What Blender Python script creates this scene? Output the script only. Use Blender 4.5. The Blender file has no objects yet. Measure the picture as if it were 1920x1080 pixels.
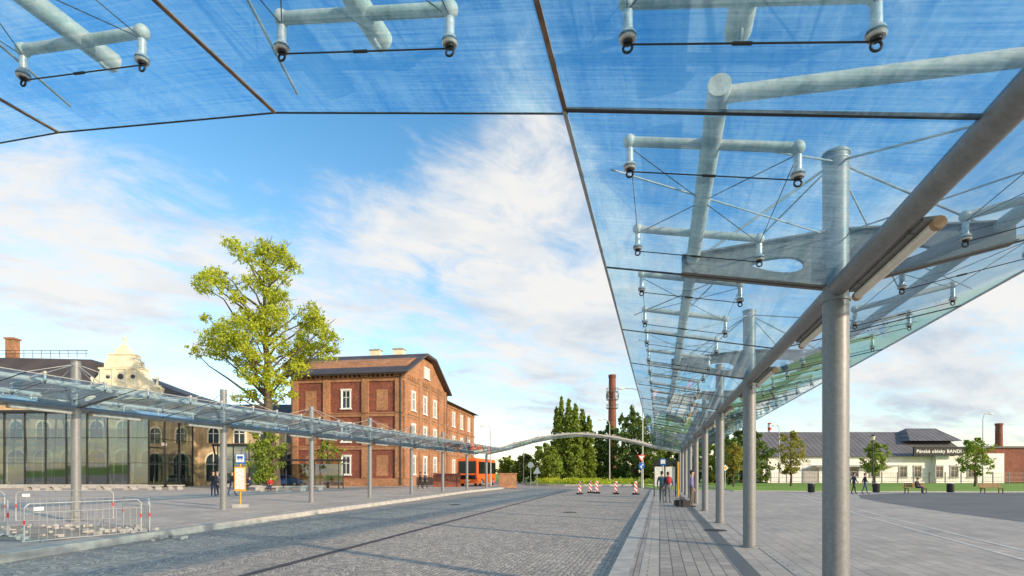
import bpy,math,random
from mathutils import Vector,Matrix
R=random.Random(7)
scene=bpy.context.scene
COL=scene.collection
# ------------------------------------------------------------------ frame of the canopy ring
DX,DY=.267,.9637
def F(s,t): return (DX*s+DY*t, DY*s-DX*t)
RING=-math.atan2(DX,DY)
def E(b,d,z=0): return (b*d,d,z)
# ------------------------------------------------------------------ materials
def newmat(name):
    m=bpy.data.materials.new(name); m.use_nodes=True
    nt=m.node_tree; b=nt.nodes['Principled BSDF']; return m,nt,b
def lk(nt,a,b): nt.links.new(a,b)
def coords(nt,scale=(1,1,1),rot=0):
    tc=nt.nodes.new('ShaderNodeTexCoord'); mp=nt.nodes.new('ShaderNodeMapping')
    mp.inputs['Scale'].default_value=scale; mp.inputs['Rotation'].default_value=(0,0,rot)
    lk(nt,tc.outputs['Object'],mp.inputs['Vector']); return mp.outputs['Vector']
def noise(nt,vec,scale,detail=4,rough=.55,dist=0):
    n=nt.nodes.new('ShaderNodeTexNoise'); n.inputs['Scale'].default_value=scale
    n.inputs['Detail'].default_value=detail; n.inputs['Roughness'].default_value=rough
    n.inputs['Distortion'].default_value=dist
    lk(nt,vec,n.inputs['Vector']); return n.outputs['Fac']
def ramp(nt,fac,stops):
    r=nt.nodes.new('ShaderNodeValToRGB'); e=r.color_ramp.elements
    while len(e)<len(stops): e.new(.5)
    for i,(p,c) in enumerate(stops):
        e[i].position=p; e[i].color=(*c,1) if len(c)==3 else c
    lk(nt,fac,r.inputs['Fac']); return r.outputs['Color']
def mixc(nt,fac,a,b,mode='MIX'):
    m=nt.nodes.new('ShaderNodeMix'); m.data_type='RGBA'; m.blend_type=mode
    for k,v in ((0,fac),(6,a),(7,b)):
        if isinstance(v,bpy.types.NodeSocket): lk(nt,v,m.inputs[k])
        else: m.inputs[k].default_value=v if k==0 else (*v,1)
    return m.outputs[2]
def math_(nt,op,a,b=None,c=None,clamp=False):
    m=nt.nodes.new('ShaderNodeMath'); m.operation=op; m.use_clamp=clamp
    for i,v in enumerate((a,b,c)):
        if v is None: continue
        if isinstance(v,bpy.types.NodeSocket): lk(nt,v,m.inputs[i])
        else: m.inputs[i].default_value=v
    return m.outputs[0]
def bump(nt,b,h,strength=.3,dist=.02):
    n=nt.nodes.new('ShaderNodeBump'); n.inputs['Strength'].default_value=strength
    n.inputs['Distance'].default_value=dist; lk(nt,h,n.inputs['Height']); lk(nt,n.outputs['Normal'],b.inputs['Normal'])
def mat(name,col,rough=.6,metal=0,var=.15,scale=3,bmp=0,bscale=40):
    m,nt,b=newmat(name); b.inputs['Roughness'].default_value=rough; b.inputs['Metallic'].default_value=metal
    v=coords(nt); f=noise(nt,v,scale)
    lo=tuple(c*(1-var) for c in col); hi=tuple(min(1,c*(1+var)) for c in col)
    lk(nt,ramp(nt,f,[(.3,lo),(.7,hi)]),b.inputs['Base Color'])
    if bmp: bump(nt,b,noise(nt,v,bscale),bmp)
    return m
def steelm(name,col,rough,var):
    m,nt,b=newmat(name); b.inputs['Roughness'].default_value=rough; b.inputs['Metallic'].default_value=.1
    f=noise(nt,coords(nt,(6,6,1)),1.2,6,.7); f2=noise(nt,coords(nt),22,4,.7)
    c=ramp(nt,f,[(.3,tuple(x*(1-var) for x in col)),(.7,tuple(x*(1+var) for x in col))])
    c=mixc(nt,1.0,c,ramp(nt,f2,[(.35,(.86,.85,.83)),(.6,(1.05,)*3)]),'MULTIPLY')
    lk(nt,c,b.inputs['Base Color']); bump(nt,b,f2,.08,.01); return m
STEEL=steelm('painted_steel',(.225,.225,.225),.45,.12)
STEEL2=steelm('weathered_steel',(.56,.52,.45),.6,.16)
ARMST=steelm('arm_steel',(.17,.165,.155),.5,.14)
GALV=mat('galvanised_steel',(.42,.42,.41),.45,.3,.15,8)
DARKM=mat('dark_metal',(.035,.037,.04),.45,.4,.2)
CABLE=mat('cable_black',(.03,.03,.035),.5,.2,.1)
CHROME=mat('stainless',(.54,.53,.51),.35,.3,.2,30)
RUST=mat('rusty_joint',(.22,.14,.09),.8,0,.5,9)
WHITE=mat('white_paint',(.78,.77,.74),.55,0,.06)
CREAM=mat('cream_plaster',(.86,.74,.52),.75,0,.12,1.5,.1,20)
WHITEW=mat('white_plaster_wall',(.82,.79,.74),.8,0,.10,.6,.05,20)
SAND=mat('sandstone',(.52,.38,.23),.8,0,.3,1.2,.2,12)
SOIL=mat('sandy_soil',(.34,.29,.23),.9,0,.3,2,.4,20)
DKROOF=mat('dark_roof_sheet',(.085,.068,.064),.55,.1,.25,.5,.1,6)
CONC=mat('concrete',(.40,.38,.35),.85,0,.2,2.5,.15,30)
GRANITE=mat('granite_kerb',(.45,.42,.38),.8,0,.2,3,.2,60)
BLACK=mat('black_paint',(.008,.008,.009),.7,0,.2)
RUBBER=mat('rubber',(.02,.02,.02),.85,0,.2)
RED=mat('red_paint',(.60,.03,.025),.45,0,.12)
ORANGE=mat('orange_paint',(.74,.13,.012),.4,0,.1)
YEL=mat('yellow_ochre_board',(.72,.36,.03),.5,0,.12)
BLUE=mat('blue_sign',(.01,.12,.50),.4,0,.08)
PAPER=mat('timetable_paper',(.66,.66,.62),.6,0,.25,14)
WOOD=mat('bench_wood',(.24,.11,.05),.6,0,.3,6)
SKIN=mat('skin',(.52,.31,.22),.55,0,.06)
BARK=mat('bark',(.10,.075,.05),.9,0,.35,3,.6,14)
LAMPW=mat('lamp_diffuser',(.80,.70,.58),.35,0,.10,6)
BRKOR=mat('rust_cap',(.36,.22,.13),.7,0,.3,12)
def glass_mat(name,tint,refl=.04,film=.2,filmcol=(.5,.7,.85),streak=True,fmax=.6,pw=5.0):
    m,nt,b=newmat(name); nt.nodes.remove(b); out=nt.nodes['Material Output']
    tr=nt.nodes.new('ShaderNodeBsdfTransparent'); tl=nt.nodes.new('ShaderNodeBsdfTranslucent'); gl=nt.nodes.new('ShaderNodeBsdfGlossy')
    gl.inputs['Roughness'].default_value=.03; gl.inputs['Color'].default_value=(.92,.97,1,1)
    v=coords(nt)
    if streak:
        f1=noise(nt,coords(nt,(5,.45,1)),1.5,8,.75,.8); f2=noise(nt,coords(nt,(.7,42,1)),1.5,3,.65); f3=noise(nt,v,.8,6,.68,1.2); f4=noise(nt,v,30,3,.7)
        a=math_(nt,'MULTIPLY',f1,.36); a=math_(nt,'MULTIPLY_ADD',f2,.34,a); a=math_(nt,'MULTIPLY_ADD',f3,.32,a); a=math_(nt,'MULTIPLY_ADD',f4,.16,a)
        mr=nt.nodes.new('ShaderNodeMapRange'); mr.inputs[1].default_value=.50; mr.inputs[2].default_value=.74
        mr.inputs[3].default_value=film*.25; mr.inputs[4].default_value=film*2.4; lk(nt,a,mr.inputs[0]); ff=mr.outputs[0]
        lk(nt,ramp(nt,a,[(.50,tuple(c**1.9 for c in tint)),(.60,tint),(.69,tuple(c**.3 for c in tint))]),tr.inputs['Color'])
    else:
        ff=film; nn=noise(nt,coords(nt,(.5,.5,.25)),1.2,3,.5)
        lk(nt,ramp(nt,nn,[(.38,tuple(c*.5 for c in tint)),(.6,tint)]),tr.inputs['Color'])
    tl.inputs['Color'].default_value=(*filmcol,1)
    m1=nt.nodes.new('ShaderNodeMixShader')
    if isinstance(ff,float): m1.inputs[0].default_value=ff
    else: lk(nt,ff,m1.inputs[0])
    lk(nt,tr.outputs[0],m1.inputs[1]); lk(nt,tl.outputs[0],m1.inputs[2])
    g=nt.nodes.new('ShaderNodeNewGeometry'); dt=nt.nodes.new('ShaderNodeVectorMath'); dt.operation='DOT_PRODUCT'
    lk(nt,g.outputs['Incoming'],dt.inputs[0]); lk(nt,g.outputs['Normal'],dt.inputs[1])
    c=math_(nt,'ABSOLUTE',dt.outputs['Value']); c=math_(nt,'SUBTRACT',1.0,c,clamp=True); c=math_(nt,'POWER',c,pw)
    k=math_(nt,'MULTIPLY_ADD',c,1-refl,refl,clamp=True)
    k=math_(nt,'MINIMUM',k,fmax)
    m2=nt.nodes.new('ShaderNodeMixShader'); lk(nt,k,m2.inputs[0]); lk(nt,m1.outputs[0],m2.inputs[1]); lk(nt,gl.outputs[0],m2.inputs[2])
    lk(nt,m2.outputs[0],out.inputs['Surface']); return m
ROOFGL=glass_mat('tinted_roof_glass',(.62,.85,.965),.025,.11,(.48,.80,1.0),True,.6)
HALLGL=glass_mat('hall_glass',(.40,.50,.46),.24,.02,(.3,.4,.4),False,.7)
PANE=mat('window_pane',(.03,.045,.055),.08,0,.4,.8)
CARGL=mat('car_window',(.010,.012,.015),.18,0,.2)
def brick_mat(name,c1,c2,mortar,w=.26,h=.085,blotch=.35,ms=.012,rough=.85):
    m,nt,b=newmat(name); b.inputs['Roughness'].default_value=rough
    tc=nt.nodes.new('ShaderNodeTexCoord')
    sep=nt.nodes.new('ShaderNodeSeparateXYZ'); lk(nt,tc.outputs['Object'],sep.inputs[0])
    s=math_(nt,'ADD',sep.outputs[0],sep.outputs[1])
    cb=nt.nodes.new('ShaderNodeCombineXYZ'); lk(nt,s,cb.inputs[0]); lk(nt,sep.outputs[2],cb.inputs[1])
    br=nt.nodes.new('ShaderNodeTexBrick'); br.inputs['Scale'].default_value=1
    br.inputs['Brick Width'].default_value=w; br.inputs['Row Height'].default_value=h; br.inputs['Mortar Size'].default_value=ms
    br.inputs['Color1'].default_value=(*c1,1); br.inputs['Color2'].default_value=(*c2,1); br.inputs['Mortar'].default_value=(*mortar,1)
    lk(nt,cb.outputs[0],br.inputs['Vector'])
    n=noise(nt,tc.outputs['Object'],.45,6,.65); n2=noise(nt,tc.outputs['Object'],3,5,.75)
    k=ramp(nt,n,[(.3,(1-blotch,)*3),(.7,(1+blotch*.4,)*3)])
    k2=ramp(nt,n2,[(.3,(.62,.57,.57)),(.7,(1.22,1.18,1.15))])
    c=mixc(nt,1.0,br.outputs['Color'],k,'MULTIPLY'); c=mixc(nt,1.0,c,k2,'MULTIPLY')
    lk(nt,c,b.inputs['Base Color']); bump(nt,b,br.outputs['Fac'],-.3,.01); return m
BRICK=brick_mat('red_brick',(.38,.10,.05),(.23,.06,.035),(.17,.11,.09))
BRICKL=brick_mat('light_brick_trim',(.56,.27,.12),(.46,.21,.095),(.28,.2,.14))
BRICKLIT=brick_mat('sunlit_brick_gable',(.60,.28,.12),(.48,.20,.085),(.34,.23,.15))  # red brick again, with the sunlit side's brightness put into its colour
def paver_mat(name,c1,c2,mortar,w,h,rot=RING,ms=.012,rough=.7):
    m,nt,b=newmat(name)
    v=coords(nt,(1,1,1),-rot)
    br=nt.nodes.new('ShaderNodeTexBrick'); br.inputs['Scale'].default_value=1
    br.inputs['Brick Width'].default_value=w; br.inputs['Row Height'].default_value=h; br.inputs['Mortar Size'].default_value=ms
    br.inputs['Color1'].default_value=(*c1,1); br.inputs['Color2'].default_value=(*c2,1); br.inputs['Mortar'].default_value=(*mortar,1)
    lk(nt,v,br.inputs['Vector'])
    n=noise(nt,v,.35,6,.7); n2=noise(nt,v,5,4,.7)
    c=mixc(nt,1.0,br.outputs['Color'],ramp(nt,n,[(.3,(.74,.74,.76)),(.7,(1.16,1.13,1.10))]),'MULTIPLY')
    c=mixc(nt,1.0,c,ramp(nt,n2,[(.3,(.84,.84,.84)),(.7,(1.12,1.12,1.12))]),'MULTIPLY')
    lk(nt,c,b.inputs['Base Color']); b.inputs['Roughness'].default_value=rough
    bump(nt,b,br.outputs['Fac'],-.35,.008); return m
PAVE=paver_mat('platform_pavers',(.47,.41,.35),(.34,.295,.255),(.14,.125,.11),.42,.21,RING+math.pi/2,.01)
PLAZA=paver_mat('plaza_pavers',(.54,.465,.395),(.44,.38,.32),(.26,.225,.19),.6,.3,RING+math.pi/2,.009)
PLAZAL=paver_mat('light_plaza_pavers',(.60,.51,.425),(.50,.425,.355),(.32,.275,.235),.6,.6,RING)
def cobble():
    m,nt,b=newmat('cobblestone_setts')
    v=coords(nt,(1,1,1),-RING)
    sp=nt.nodes.new('ShaderNodeSeparateXYZ'); lk(nt,v,sp.inputs[0])
    fx=math_(nt,'FRACT',math_(nt,'DIVIDE',sp.outputs[0],1.3)); fx=math_(nt,'SUBTRACT',fx,.5)
    y=math_(nt,'MULTIPLY_ADD',math_(nt,'MULTIPLY',fx,fx),2.0,sp.outputs[1])
    cb=nt.nodes.new('ShaderNodeCombineXYZ'); lk(nt,sp.outputs[0],cb.inputs[0]); lk(nt,y,cb.inputs[1])
    vo=nt.nodes.new('ShaderNodeTexVoronoi'); vo.inputs['Scale'].default_value=10; vo.inputs['Randomness'].default_value=.45
    lk(nt,cb.outputs[0],vo.inputs['Vector'])
    ve=nt.nodes.new('ShaderNodeTexVoronoi'); ve.feature='DISTANCE_TO_EDGE'; ve.inputs['Scale'].default_value=10; ve.inputs['Randomness'].default_value=.45
    lk(nt,cb.outputs[0],ve.inputs['Vector'])
    sc=nt.nodes.new('ShaderNodeSeparateColor'); lk(nt,vo.outputs['Color'],sc.inputs[0])
    stone=ramp(nt,sc.outputs[0],[(0,(.35,.30,.26)),(.45,(.45,.39,.33)),(.75,(.54,.455,.37)),(1,(.65,.57,.48))])
    edge=ramp(nt,ve.outputs['Distance'],[(.02,(.32,.30,.26)),(.12,(1,1,1))])
    big=ramp(nt,noise(nt,v,.25,6,.7),[(.3,(.82,.82,.83)),(.7,(1.16,1.13,1.1))])
    c=mixc(nt,1.0,stone,edge,'MULTIPLY'); c=mixc(nt,1.0,c,big,'MULTIPLY'); lk(nt,c,b.inputs['Base Color'])
    b.inputs['Roughness'].default_value=.65
    h=ramp(nt,ve.outputs['Distance'],[(0,(0,0,0)),(.3,(1,1,1))]); bump(nt,b,h,.4,.02); return m
COBBLE=cobble()
def asphalt(name,col):
    m,nt,b=newmat(name); v=coords(nt); n=noise(nt,v,.3,6,.7); n2=noise(nt,v,30,3,.7)
    c=mixc(nt,1.0,ramp(nt,n,[(.3,tuple(x*.75 for x in col)),(.7,tuple(x*1.25 for x in col))]),ramp(nt,n2,[(.3,(.75,)*3),(.7,(1.25,)*3)]),'MULTIPLY')
    lk(nt,c,b.inputs['Base Color']); b.inputs['Roughness'].default_value=.8; bump(nt,b,n2,.3,.01); return m
ASPH=asphalt('asphalt',(.16,.15,.145)); ASPHL=asphalt('worn_asphalt',(.31,.28,.25))
def grassm():
    m,nt,b=newmat('grass'); v=coords(nt); n=noise(nt,v,.15,6,.7); n2=noise(nt,v,9,4,.8)
    c=mixc(nt,1.0,ramp(nt,n,[(.3,(.14,.25,.02)),(.7,(.28,.42,.04))]),ramp(nt,n2,[(.3,(.75,)*3),(.7,(1.25,)*3)]),'MULTIPLY')
    lk(nt,c,b.inputs['Base Color']); b.inputs['Roughness'].default_value=.9; bump(nt,b,n2,.5,.03); return m
GRASS=grassm()
def leafm(name,dark,mid,light,trans=.4):
    m,nt,b=newmat(name); out=nt.nodes['Material Output']
    g=nt.nodes.new('ShaderNodeNewGeometry'); v=coords(nt); n=noise(nt,v,.5,4,.6)
    f=math_(nt,'MULTIPLY_ADD',g.outputs['Random Per Island'],.5,math_(nt,'MULTIPLY',n,.6))
    c=ramp(nt,f,[(.2,dark),(.52,mid),(.85,light)]); lk(nt,c,b.inputs['Base Color']); b.inputs['Roughness'].default_value=.6
    t=nt.nodes.new('ShaderNodeBsdfTranslucent'); lk(nt,c,t.inputs['Color'])
    mx=nt.nodes.new('ShaderNodeMixShader'); mx.inputs[0].default_value=trans
    lk(nt,b.outputs[0],mx.inputs[1]); lk(nt,t.outputs[0],mx.inputs[2]); lk(nt,mx.outputs[0],out.inputs['Surface']); return m
LEAFY=leafm('fresh_leaves',(.18,.25,.015),(.48,.55,.03),(.78,.76,.08),.5)
LEAFD=leafm('dark_leaves',(.045,.08,.015),(.11,.18,.03),(.21,.29,.045),.4)
LEAFP=leafm('poplar_leaves',(.09,.15,.015),(.22,.30,.03),(.38,.45,.05),.4)
LEAFO=leafm('bronze_leaves',(.14,.13,.02),(.32,.29,.04),(.46,.41,.06),.45)
def tilesm():
    m,nt,b=newmat('slate_roof'); v=coords(nt,(1,1,1)); n=noise(nt,v,.4,5,.7)
    w=nt.nodes.new('ShaderNodeTexWave'); w.inputs['Scale'].default_value=.35; w.inputs['Distortion'].default_value=0; lk(nt,v,w.inputs['Vector'])
    c=mixc(nt,1.0,ramp(nt,n,[(.3,(.105,.10,.11)),(.7,(.175,.165,.175))]),ramp(nt,w.outputs['Fac'],[(.05,(.6,)*3),(.3,(1.1,)*3)]),'MULTIPLY')
    lk(nt,c,b.inputs['Base Color']); b.inputs['Roughness'].default_value=.75; return m
SLATE=tilesm()
def stripem():
    m,nt,b=newmat('red_white_stripes'); tc=nt.nodes.new('ShaderNodeTexCoord'); sp=nt.nodes.new('ShaderNodeSeparateXYZ'); lk(nt,tc.outputs['Object'],sp.inputs[0])
    a=math_(nt,'ADD',sp.outputs[0],sp.outputs[2]); a=math_(nt,'FRACT',math_(nt,'MULTIPLY',a,3.0)); g=math_(nt,'GREATER_THAN',a,.5)
    lk(nt,mixc(nt,g,(.75,.74,.72),(.62,.03,.02)),b.inputs['Base Color']); b.inputs['Roughness'].default_value=.45; return m
STRIPE=stripem()
def bandm():
    m,nt,b=newmat('red_white_bands'); tc=nt.nodes.new('ShaderNodeTexCoord'); sp=nt.nodes.new('ShaderNodeSeparateXYZ'); lk(nt,tc.outputs['Object'],sp.inputs[0])
    a=math_(nt,'FRACT',math_(nt,'MULTIPLY',sp.outputs[2],.8)); g=math_(nt,'GREATER_THAN',a,.5)
    lk(nt,mixc(nt,g,(.75,.74,.72),(.55,.04,.03)),b.inputs['Base Color']); return m
BANDS=bandm()
# ------------------------------------------------------------------ mesh builder
class MB:
    def __init__(s): s.v=[];s.f=[];s.m=[];s.sm=[]
    def add(s,vs,fs,m=0,sm=False):
        o=len(s.v); s.v+=[tuple(v) for v in vs]
        for f in fs: s.f.append([i+o for i in f]); s.m.append(m); s.sm.append(sm)
        return s
    def box(s,c,d,rz=0,m=0,M=None):
        hx,hy,hz=d[0]/2,d[1]/2,d[2]/2; ca,sa=math.cos(rz),math.sin(rz); vs=[]
        for z in(-hz,hz):
            for x,y in((-hx,-hy),(hx,-hy),(hx,hy),(-hx,hy)):
                vs.append((c[0]+x*ca-y*sa,c[1]+x*sa+y*ca,c[2]+z))
        s.add(vs,[(3,2,1,0),(4,5,6,7),(0,1,5,4),(1,2,6,5),(2,3,7,6),(3,0,4,7)],m); return s
    def cyl(s,p0,p1,r0,r1=None,n=10,m=0,cap=True):
        if r1 is None: r1=r0
        p0=Vector(p0);p1=Vector(p1);d=(p1-p0)
        if d.length<1e-6: return s
        d.normalize(); a=d.orthogonal().normalized(); b=d.cross(a); vs=[]
        for p,r in((p0,r0),(p1,r1)):
            for i in range(n):
                t=2*math.pi*i/n; vs.append(p+a*(r*math.cos(t))+b*(r*math.sin(t)))
        s.add(vs,[(i,(i+1)%n,n+(i+1)%n,n+i) for i in range(n)],m,True)
        if cap:
            s.add(vs[:n],[list(range(n))[::-1]],m); s.add(vs[n:],[list(range(n))],m)
        return s
    def path(s,pts,r,n=8,m=0):
        for i in range(len(pts)-1):
            s.cyl(pts[i],pts[i+1],r,r,n,m,True)
            if i: s.sph(pts[i],(r*.99,)*3,8,m)
        return s
    def sph(s,c,r,n=10,m=0,top=False):
        k=n//2; vs=[];fs=[]
        for i in range(k+1):
            th=math.pi*i/k
            for j in range(n):
                ph=2*math.pi*j/n
                vs.append((c[0]+r[0]*math.sin(th)*math.cos(ph),c[1]+r[1]*math.sin(th)*math.sin(ph),c[2]+r[2]*math.cos(th)))
        for i in range(k if not top else k//2):
            for j in range(n): fs.append((i*n+j,(i+1)*n+j,(i+1)*n+(j+1)%n,i*n+(j+1)%n))
        s.add(vs,fs,m,True); return s
    def torus(s,c,R_,r,axis='y',n=14,k=6,m=0):
        vs=[];fs=[]
        for i in range(n):
            a=2*math.pi*i/n
            for j in range(k):
                b=2*math.pi*j/k; q=R_+r*math.cos(b); x,y,z=q*math.cos(a),q*math.sin(a),r*math.sin(b)
                if axis=='y': x,y,z=x,z,y
                elif axis=='x': x,y,z=z,x,y
                vs.append((c[0]+x,c[1]+y,c[2]+z))
        for i in range(n):
            for j in range(k): fs.append((i*k+j,((i+1)%n)*k+j,((i+1)%n)*k+(j+1)%k,i*k+(j+1)%k))
        s.add(vs,fs,m,True); return s
    def ext(s,poly,off,m=0):
        n=len(poly); off=Vector(off); vs=[Vector(p) for p in poly]+[Vector(p)+off for p in poly]
        s.add(vs,[list(range(n))[::-1],list(range(n,2*n))]+[(i,(i+1)%n,n+(i+1)%n,n+i) for i in range(n)],m); return s
    def obj(s,name,mats,parent=None,loc=(0,0,0),rz=0,label=None):
        me=bpy.data.meshes.new(name); me.from_pydata(s.v,[],s.f)
        if not isinstance(mats,(list,tuple)): mats=[mats]
        for m in mats: me.materials.append(m)
        for p,mi,sm in zip(me.polygons,s.m,s.sm): p.material_index=mi; p.use_smooth=sm
        me.update(); o=bpy.data.objects.new(name,me); COL.objects.link(o)
        o.location=loc; o.rotation_euler=(0,0,rz)
        if parent: o.parent=parent
        if label: o['label']=label
        return o
def thing(name,label,cat,loc=(0,0,0),rz=0,group=None):
    e=bpy.data.objects.new(name,None); e.empty_display_size=.2; COL.objects.link(e)
    e.location=loc; e.rotation_euler=(0,0,rz); e['label']=label; e['category']=cat
    if group: e['group']=group
    return e
def top(o,label,cat,group=None):
    o['label']=label;o['category']=cat
    if group:o['group']=group
    return o
def struct(o,kind='structure'):
    o['kind']=kind; return o
def textmesh(s,size,m,parent,loc,rot,name='lettering'):
    cu=bpy.data.curves.new(name,'FONT'); cu.body=s; cu.size=size; cu.extrude=.01; cu.offset=.012; cu.align_x='CENTER'; cu.align_y='CENTER'; cu.space_character=1.06
    t=bpy.data.objects.new('tmp',cu); COL.objects.link(t); dg=bpy.context.evaluated_depsgraph_get()
    me=bpy.data.meshes.new_from_object(t.evaluated_get(dg)); bpy.data.objects.remove(t)
    me.materials.clear(); me.materials.append(m)
    for p in me.polygons: p.material_index=0
    o=bpy.data.objects.new(name,me); COL.objects.link(o); o.location=loc; o.rotation_euler=rot; o.parent=parent; return o
# ------------------------------------------------------------------ ground
def slab(name,pts,z,h,m,side=None):
    b=MB(); n=len(pts)
    b.add([(x,y,z) for x,y in pts],[list(range(n))],0)
    if h>0:
        vs=[(x,y,z) for x,y in pts]+[(x,y,z-h) for x,y in pts]
        b.add(vs,[(i,n+i,n+(i+1)%n,(i+1)%n) for i in range(n)],1)
    return struct(b.obj(name,[m,side or GRANITE]))
g=MB(); g.add([(-2500,-500,-.16),(2500,-500,-.16),(2500,4000,-.16),(-2500,4000,-.16)],[(0,1,2,3)]); struct(g.obj('ground',GRASS))
slab('asphalt_road',[(-60,54),(120,40),(120,72),(-60,140)],-.125,0,ASPHL)
slab('cobbled_road',[F(-12,-19.5),F(-12,0),F(66,0),F(66,-19.5)],-.10,0,COBBLE)
lp=[(-6.9,1.5),(-4.6,9.1),(5.5,54)]
b=MB()
for i in range(2):
    a=Vector(lp[i]);c=Vector(lp[i+1]);n=(c-a).normalized();n=Vector((n.y,-n.x))*.10
    b.add([(*(a-n),-.096),(*(a+n),-.096),(*(c+n),-.096),(*(c-n),-.096)],[(0,1,2,3)])
struct(b.obj('road_channel',mat('dark_channel_stone',(.07,.055,.055),.7,0,.3)))
slab('platform_pavement',[F(-12,-.5),F(57,-.5),F(57,1.28),F(-12,1.28)],0,.14,PAVE)
slab('plaza_pavement',[F(-12,1.28),F(57,1.28),F(57,14),(40,48.5),(110,46),(110,-12),(10,-12)],-.001,.14,PLAZA)
struct(MB().ext([(*F(-12,-.8),-.12),(*F(-12,-.5),-.12),(*F(57,-.5),-.12),(*F(57,-.8),-.12)],(0,0,.124)).obj('platform_kerb',GRANITE))
def strip(name,s0,s1,t0,t1,z,m): 
    b=MB(); b.add([(*F(s0,t0),z),(*F(s0,t1),z),(*F(s1,t1),z),(*F(s1,t0),z)],[(0,1,2,3)]); return struct(b.obj(name,m))
TACT=paver_mat('tactile_strip_pavers',(.56,.50,.42),(.48,.42,.36),(.28,.25,.22),.4,.2,RING)
strip('tactile_pavement_strip',-12,57,-.32,-.02,.004,TACT)
def gratem():
    m,nt,b=newmat('drain_grate'); v=coords(nt,(1,1,1),-RING); w=nt.nodes.new('ShaderNodeTexBrick')
    w.inputs['Scale'].default_value=1;w.inputs['Brick Width'].default_value=.09;w.inputs['Row Height'].default_value=.045;w.inputs['Mortar Size'].default_value=.012
    w.inputs['Color1'].default_value=(.03,.03,.03,1);w.inputs['Color2'].default_value=(.05,.05,.05,1);w.inputs['Mortar'].default_value=(.20,.20,.20,1)
    lk(nt,v,w.inputs['Vector']); lk(nt,w.outputs['Color'],b.inputs['Base Color']); b.inputs['Metallic'].default_value=.2; b.inputs['Roughness'].default_value=.5; return m
strip('drain_channel',-12,57,1.30,1.58,.004,gratem())
strip('light_paving_strip',-12,57,2.12,2.38,.004,TACT)
b=MB()
for off in(0,.7):
    pts=[(8.0,4),(9.8,10.2),(13.6,20.5),(18.6,33),(23.2,44.6)]
    for i in range(4):
        a=Vector(pts[i]);c=Vector(pts[i+1]); a.x+=off;c.x+=off; n=Vector((.06,-.02)); b.add([(*(a-n),.004),(*(a+n),.004),(*(c+n),.004),(*(c-n),.004)],[(0,1,2,3)])
struct(b.obj('plaza_marking_line',mat('pale_stone_line',(.60,.55,.48),.7,0,.2)))
slab('dark_asphalt_path',[(17.2,15),(17.5,18.3),(18.4,22),(19.4,25),(21,30),(23.5,36),(27,41.5),(33,45),(43,46),(90,44.5),(90,10)],.006,0,ASPH)
slab('lawn_grass',[(21,50.5),(30,48.2),(60,47),(110,46),(110,90),(30,90),(24,66)],.06,.2,GRASS)
slab('side_lawn_grass',[(14.8,53.5),(20,51),(22.5,66),(22,90),(19,90)],.06,.2,GRASS)
slab('roundabout_grass',[(4+9+11*math.cos(a*.2618),84+9*math.sin(a*.2618)) for a in range(24)],.12,.25,GRASS)
LK=[(-11.3,-10),(-10.6,2),(-10.1,10.5),(-9.7,14.5),(-8.5,23.1),(-6.6,34),(-4.3,48.4),(-1,62)]
slab('station_plaza_pavement',LK+[(-3,78),(-8,150),(-190,150),(-190,-10)],.08,.2,PLAZAL)
b=MB()
for i in range(len(LK)-1):
    a=Vector(LK[i]);c=Vector(LK[i+1]); n=(c-a).normalized(); n=Vector((n.y,-n.x))
    p=[(*(a-n*.12),.084),(*(a+n*.14),.084),(*(c+n*.14),.084),(*(c-n*.12),.084)]
    b.ext([(q[0],q[1],-.12) for q in p],(0,0,.206))
struct(b.obj('station_plaza_kerb',GRANITE))
b=MB()
for i in range(len(LK)-1):
    a=Vector(LK[i]);c=Vector(LK[i+1]); b.add([(a.x-1.1,a.y,.084),(a.x-.8,a.y,.084),(c.x-.8,c.y,.084),(c.x-1.1,c.y,.084)],[(0,1,2,3)])
struct(b.obj('plaza_paving_strip',PLAZA))
for x,y,z in((2.6,24,-.096),(-3.2,30,-.096),(5.9,15.5,.004)):
    b=MB(); b.cyl((0,0,-.01),(0,0,.002),.33,None,24); b.torus((0,0,.001),.30,.008,'z',24,5)
    for i in range(-3,4): b.box((0,i*.075,.005),(.42,.02,.006))
    top(b.obj('manhole_cover',DARKM,None,(x,y,z),R.random()),'round cast iron manhole cover set in the paving','manhole cover','manhole covers')
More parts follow.
